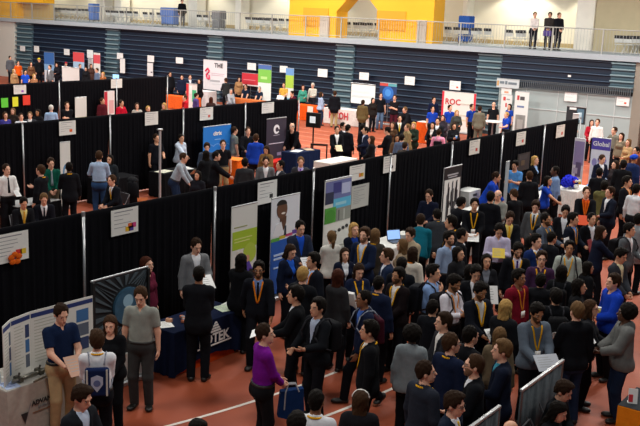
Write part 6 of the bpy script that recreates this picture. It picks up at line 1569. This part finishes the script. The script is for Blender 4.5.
# backpacks and bags
def rb_sdf(Q, c, hw, r): 
    q = np.abs(Q-np.array(c))-np.array(hw)+r; return nrm(np.maximum(q, 0))+np.minimum(q.max(-1), 0)-r
_bk = []
def backpack(s, label, col, crest=False, flat=False, tagc=None):
    o, F, k, rz = who(s)
    key = 'bag%d' % flat
    if not _bk:
        for fl in (0, 1):
            d = .05 if fl else .10
            def f(P, d=d, fl=fl):
                b = rb_sdf(P, (0, .165+d, 1.20 if not fl else 1.18), (.155, d, .22 if not fl else .19), .06 if not fl else .035)
                if not fl: b = smin(b, rb_sdf(P, (0, .165+2*d+.02, 1.11), (.12, .045, .10), .04), .02)
                return b
            _bk.append(to_mesh('pack', surfnet(f, (-.25, .0, .85), (.25, .52, 1.5), .012), .5))
    root = empty('backpack' if not flat else 'drawstring_bag', o.location, rz, label, 'bag'); root.scale = (k, k, k)
    CM = F.chestM()
    ob('pack', own(_bk[1 if flat else 0], cloth(col)), root, matrix=CM)
    m_ = MB()
    for sx in (-1, 1):
        pts = [(sx*.09, .19, 1.40), (sx*.105, .12, 1.50), (sx*.115, .02, 1.515), (sx*.13, -.10, 1.45), (sx*.15, -.165, 1.30), (sx*.20, -.08, 1.14), (sx*.17, .12, 1.05)]
        m_ = MB(); m_.path([Vector(p) for p in pts], .014 if not flat else .009, 6); ob('strap', m_.mesh('strap', cloth('2a2a2e' if not flat else '8a8f9c'), True), root, matrix=CM)
    if crest:
        m_ = MB(); m_.slab([(0, .13), (.075, .10), (.075, .0), (0, -.10), (-.075, .0), (-.075, .10)], -.003, .003); c_ = ob('crest', m_.mesh('crest', card('aeb8cc')), root, matrix=CM@Matrix.Translation((0, .272, 1.16)))
        m_ = MB(); m_.slab(disc(0, .02, .045), -.003, .003); ob('crest_ring', m_.mesh('crest_ring', card('5a6a94')), c_, matrix=Matrix.Translation((0, .004, 0)))
        for sx in (-.125, .125): m_ = MB(); m_.box((sx-.012, .262, 1.0), (sx+.012, .27, 1.36)); ob('stripe', m_.mesh('stripe', cloth('c4c4ba')), root, matrix=CM)
    if tagc: m_ = MB(); m_.box((-.05, .40, 1.05), (.05, .41, 1.17)); ob('reflective_tag', m_.mesh('reflective_tag', card(tagc)), root, matrix=CM)
backpack('navy drawstring bag, seen', 'navy drawstring bag with pale shield crest on a white shirt', '182448', True, True)
backpack('black suit with backpack, hand out', 'black backpack with red trim on the suited man at centre left', '17171a', tagc='6a1a20')
backpack('light blue shirt with backpack strap', 'black backpack on the light blue shirt', '1a1b20')
backpack('bearded man in white shirt with backpack', 'black backpack on the bearded white-shirted man', '16161a')
backpack('pale grey shirt with black backpack straps', 'dark backpack on the pale grey shirt', '1c1c1e')
backpack('bushy black hair and black backpack', 'black backpack carried by the bushy-haired person', '121214')
backpack('grey jacket with white collar', 'black backpack with red and yellow patch at the right', '17171a', tagc='c88a2c')
backpack('lime tag on his bag', 'black backpack with bright lime tag', '141416', tagc='c8e830')
backpack('pink shirt with a black strap', 'flat black bag on the pink shirt', '16161a', False, True)
backpack('navy suit striding left', 'slim dark red backpack on the striding navy suit', '3a1420', False, True)
# navy carrier bag on the magenta shirt's arm
p, rz = hand_pt('magenta shirt')
root = empty('tote_bag', (p[0]+.10*math.sin(rz), p[1]-.10*math.cos(rz), p[2]-.04), rz+R_(80), 'navy tote bag with grey straps hanging from the magenta-shirted man\'s hand', 'bag')
m_ = MB(); m_.slab([(-.17, -.42), (-.15, -.02), (.15, -.05), (.18, -.40), (.05, -.44)], -.05, .05); m_.build('body', cloth('16305c'), root)
for y in (-.052, .052): m_ = MB(); m_.path([(-.09, y, -.06), (-.05, y*.4, .04), (.05, y*.4, .04), (.09, y, -.06), (.10, y, -.3)], .010, 6); m_.build('strap', cloth('9a9ca0'), root)
p, rz = hand_pt('purple bag on the balcony', 1)
root = empty('shoulder_bag', (p[0]+.0, p[1]-.12, p[2]-.28), rz, 'purple shoulder bag held by the dark-haired person on the balcony', 'bag'); m_ = MB(); m_.rbox((-.2, -.08, 0), (.2, .08, .26), .05); m_.build('body', cloth('5a4a8c'), root); m_ = MB(); m_.path([(-.15, 0, .25), (-.05, 0, .42), (.05, 0, .42), (.15, 0, .25)], .01, 6); m_.build('strap', cloth('4a3c74'), root)
# seats under the seated people
def seat_for(s, label, col='3a3a3e'):
    o, F, k, rz = who(s)
    root = empty('folding_chair', o.location, rz, label, 'chair'); hz = .385*k
    m_ = MB(); m_.rbox((-.2, -.26, hz-.04), (.2, .17, hz), .05); m_.build('seat', plastic(col), root); m_ = MB(); m_.rbox((-.2, .235, .55), (.2, .26, .85), .012); m_.build('backrest', plastic(col), root)
    for sx in (-1, 1): m_ = MB(); m_.tube((sx*.22, -.24, 0), (sx*.22, .25, .84), .012, n=6); m_.build('frame', metal('77797c'), root); m_ = MB(); m_.tube((sx*.2, .26, 0), (sx*.2, -.16, hz-.03), .012, n=6); m_.build('leg', metal('77797c'), root)
for s, l in (('seated dark-haired boy', 'grey folding chair under the seated boy by the partition'), ('seated long-haired woman', 'grey folding chair under the woman with the tablet'), ('seated man in black suit and gold tie, head', 'folding chair under the seated gold-tie man at left'),
             ('seated brown-haired man', 'folding chair under the seated man with black tie'), ('gold tie and lanyard, left profile', 'folding chair under the lanyard man in left profile'), ('yellow shirt sitting', 'folding chair under the woman in yellow shirt'),
             ('light grey top seated', 'folding chair under the grey-topped sitter by the board'), ('seated man in navy shirt and blue jeans', 'folding chair under the navy-shirted sitter below the red banner'), ('seated grey-haired man', 'folding chair under the grey-haired sitter by the green banner')):
    seat_for(s, l)
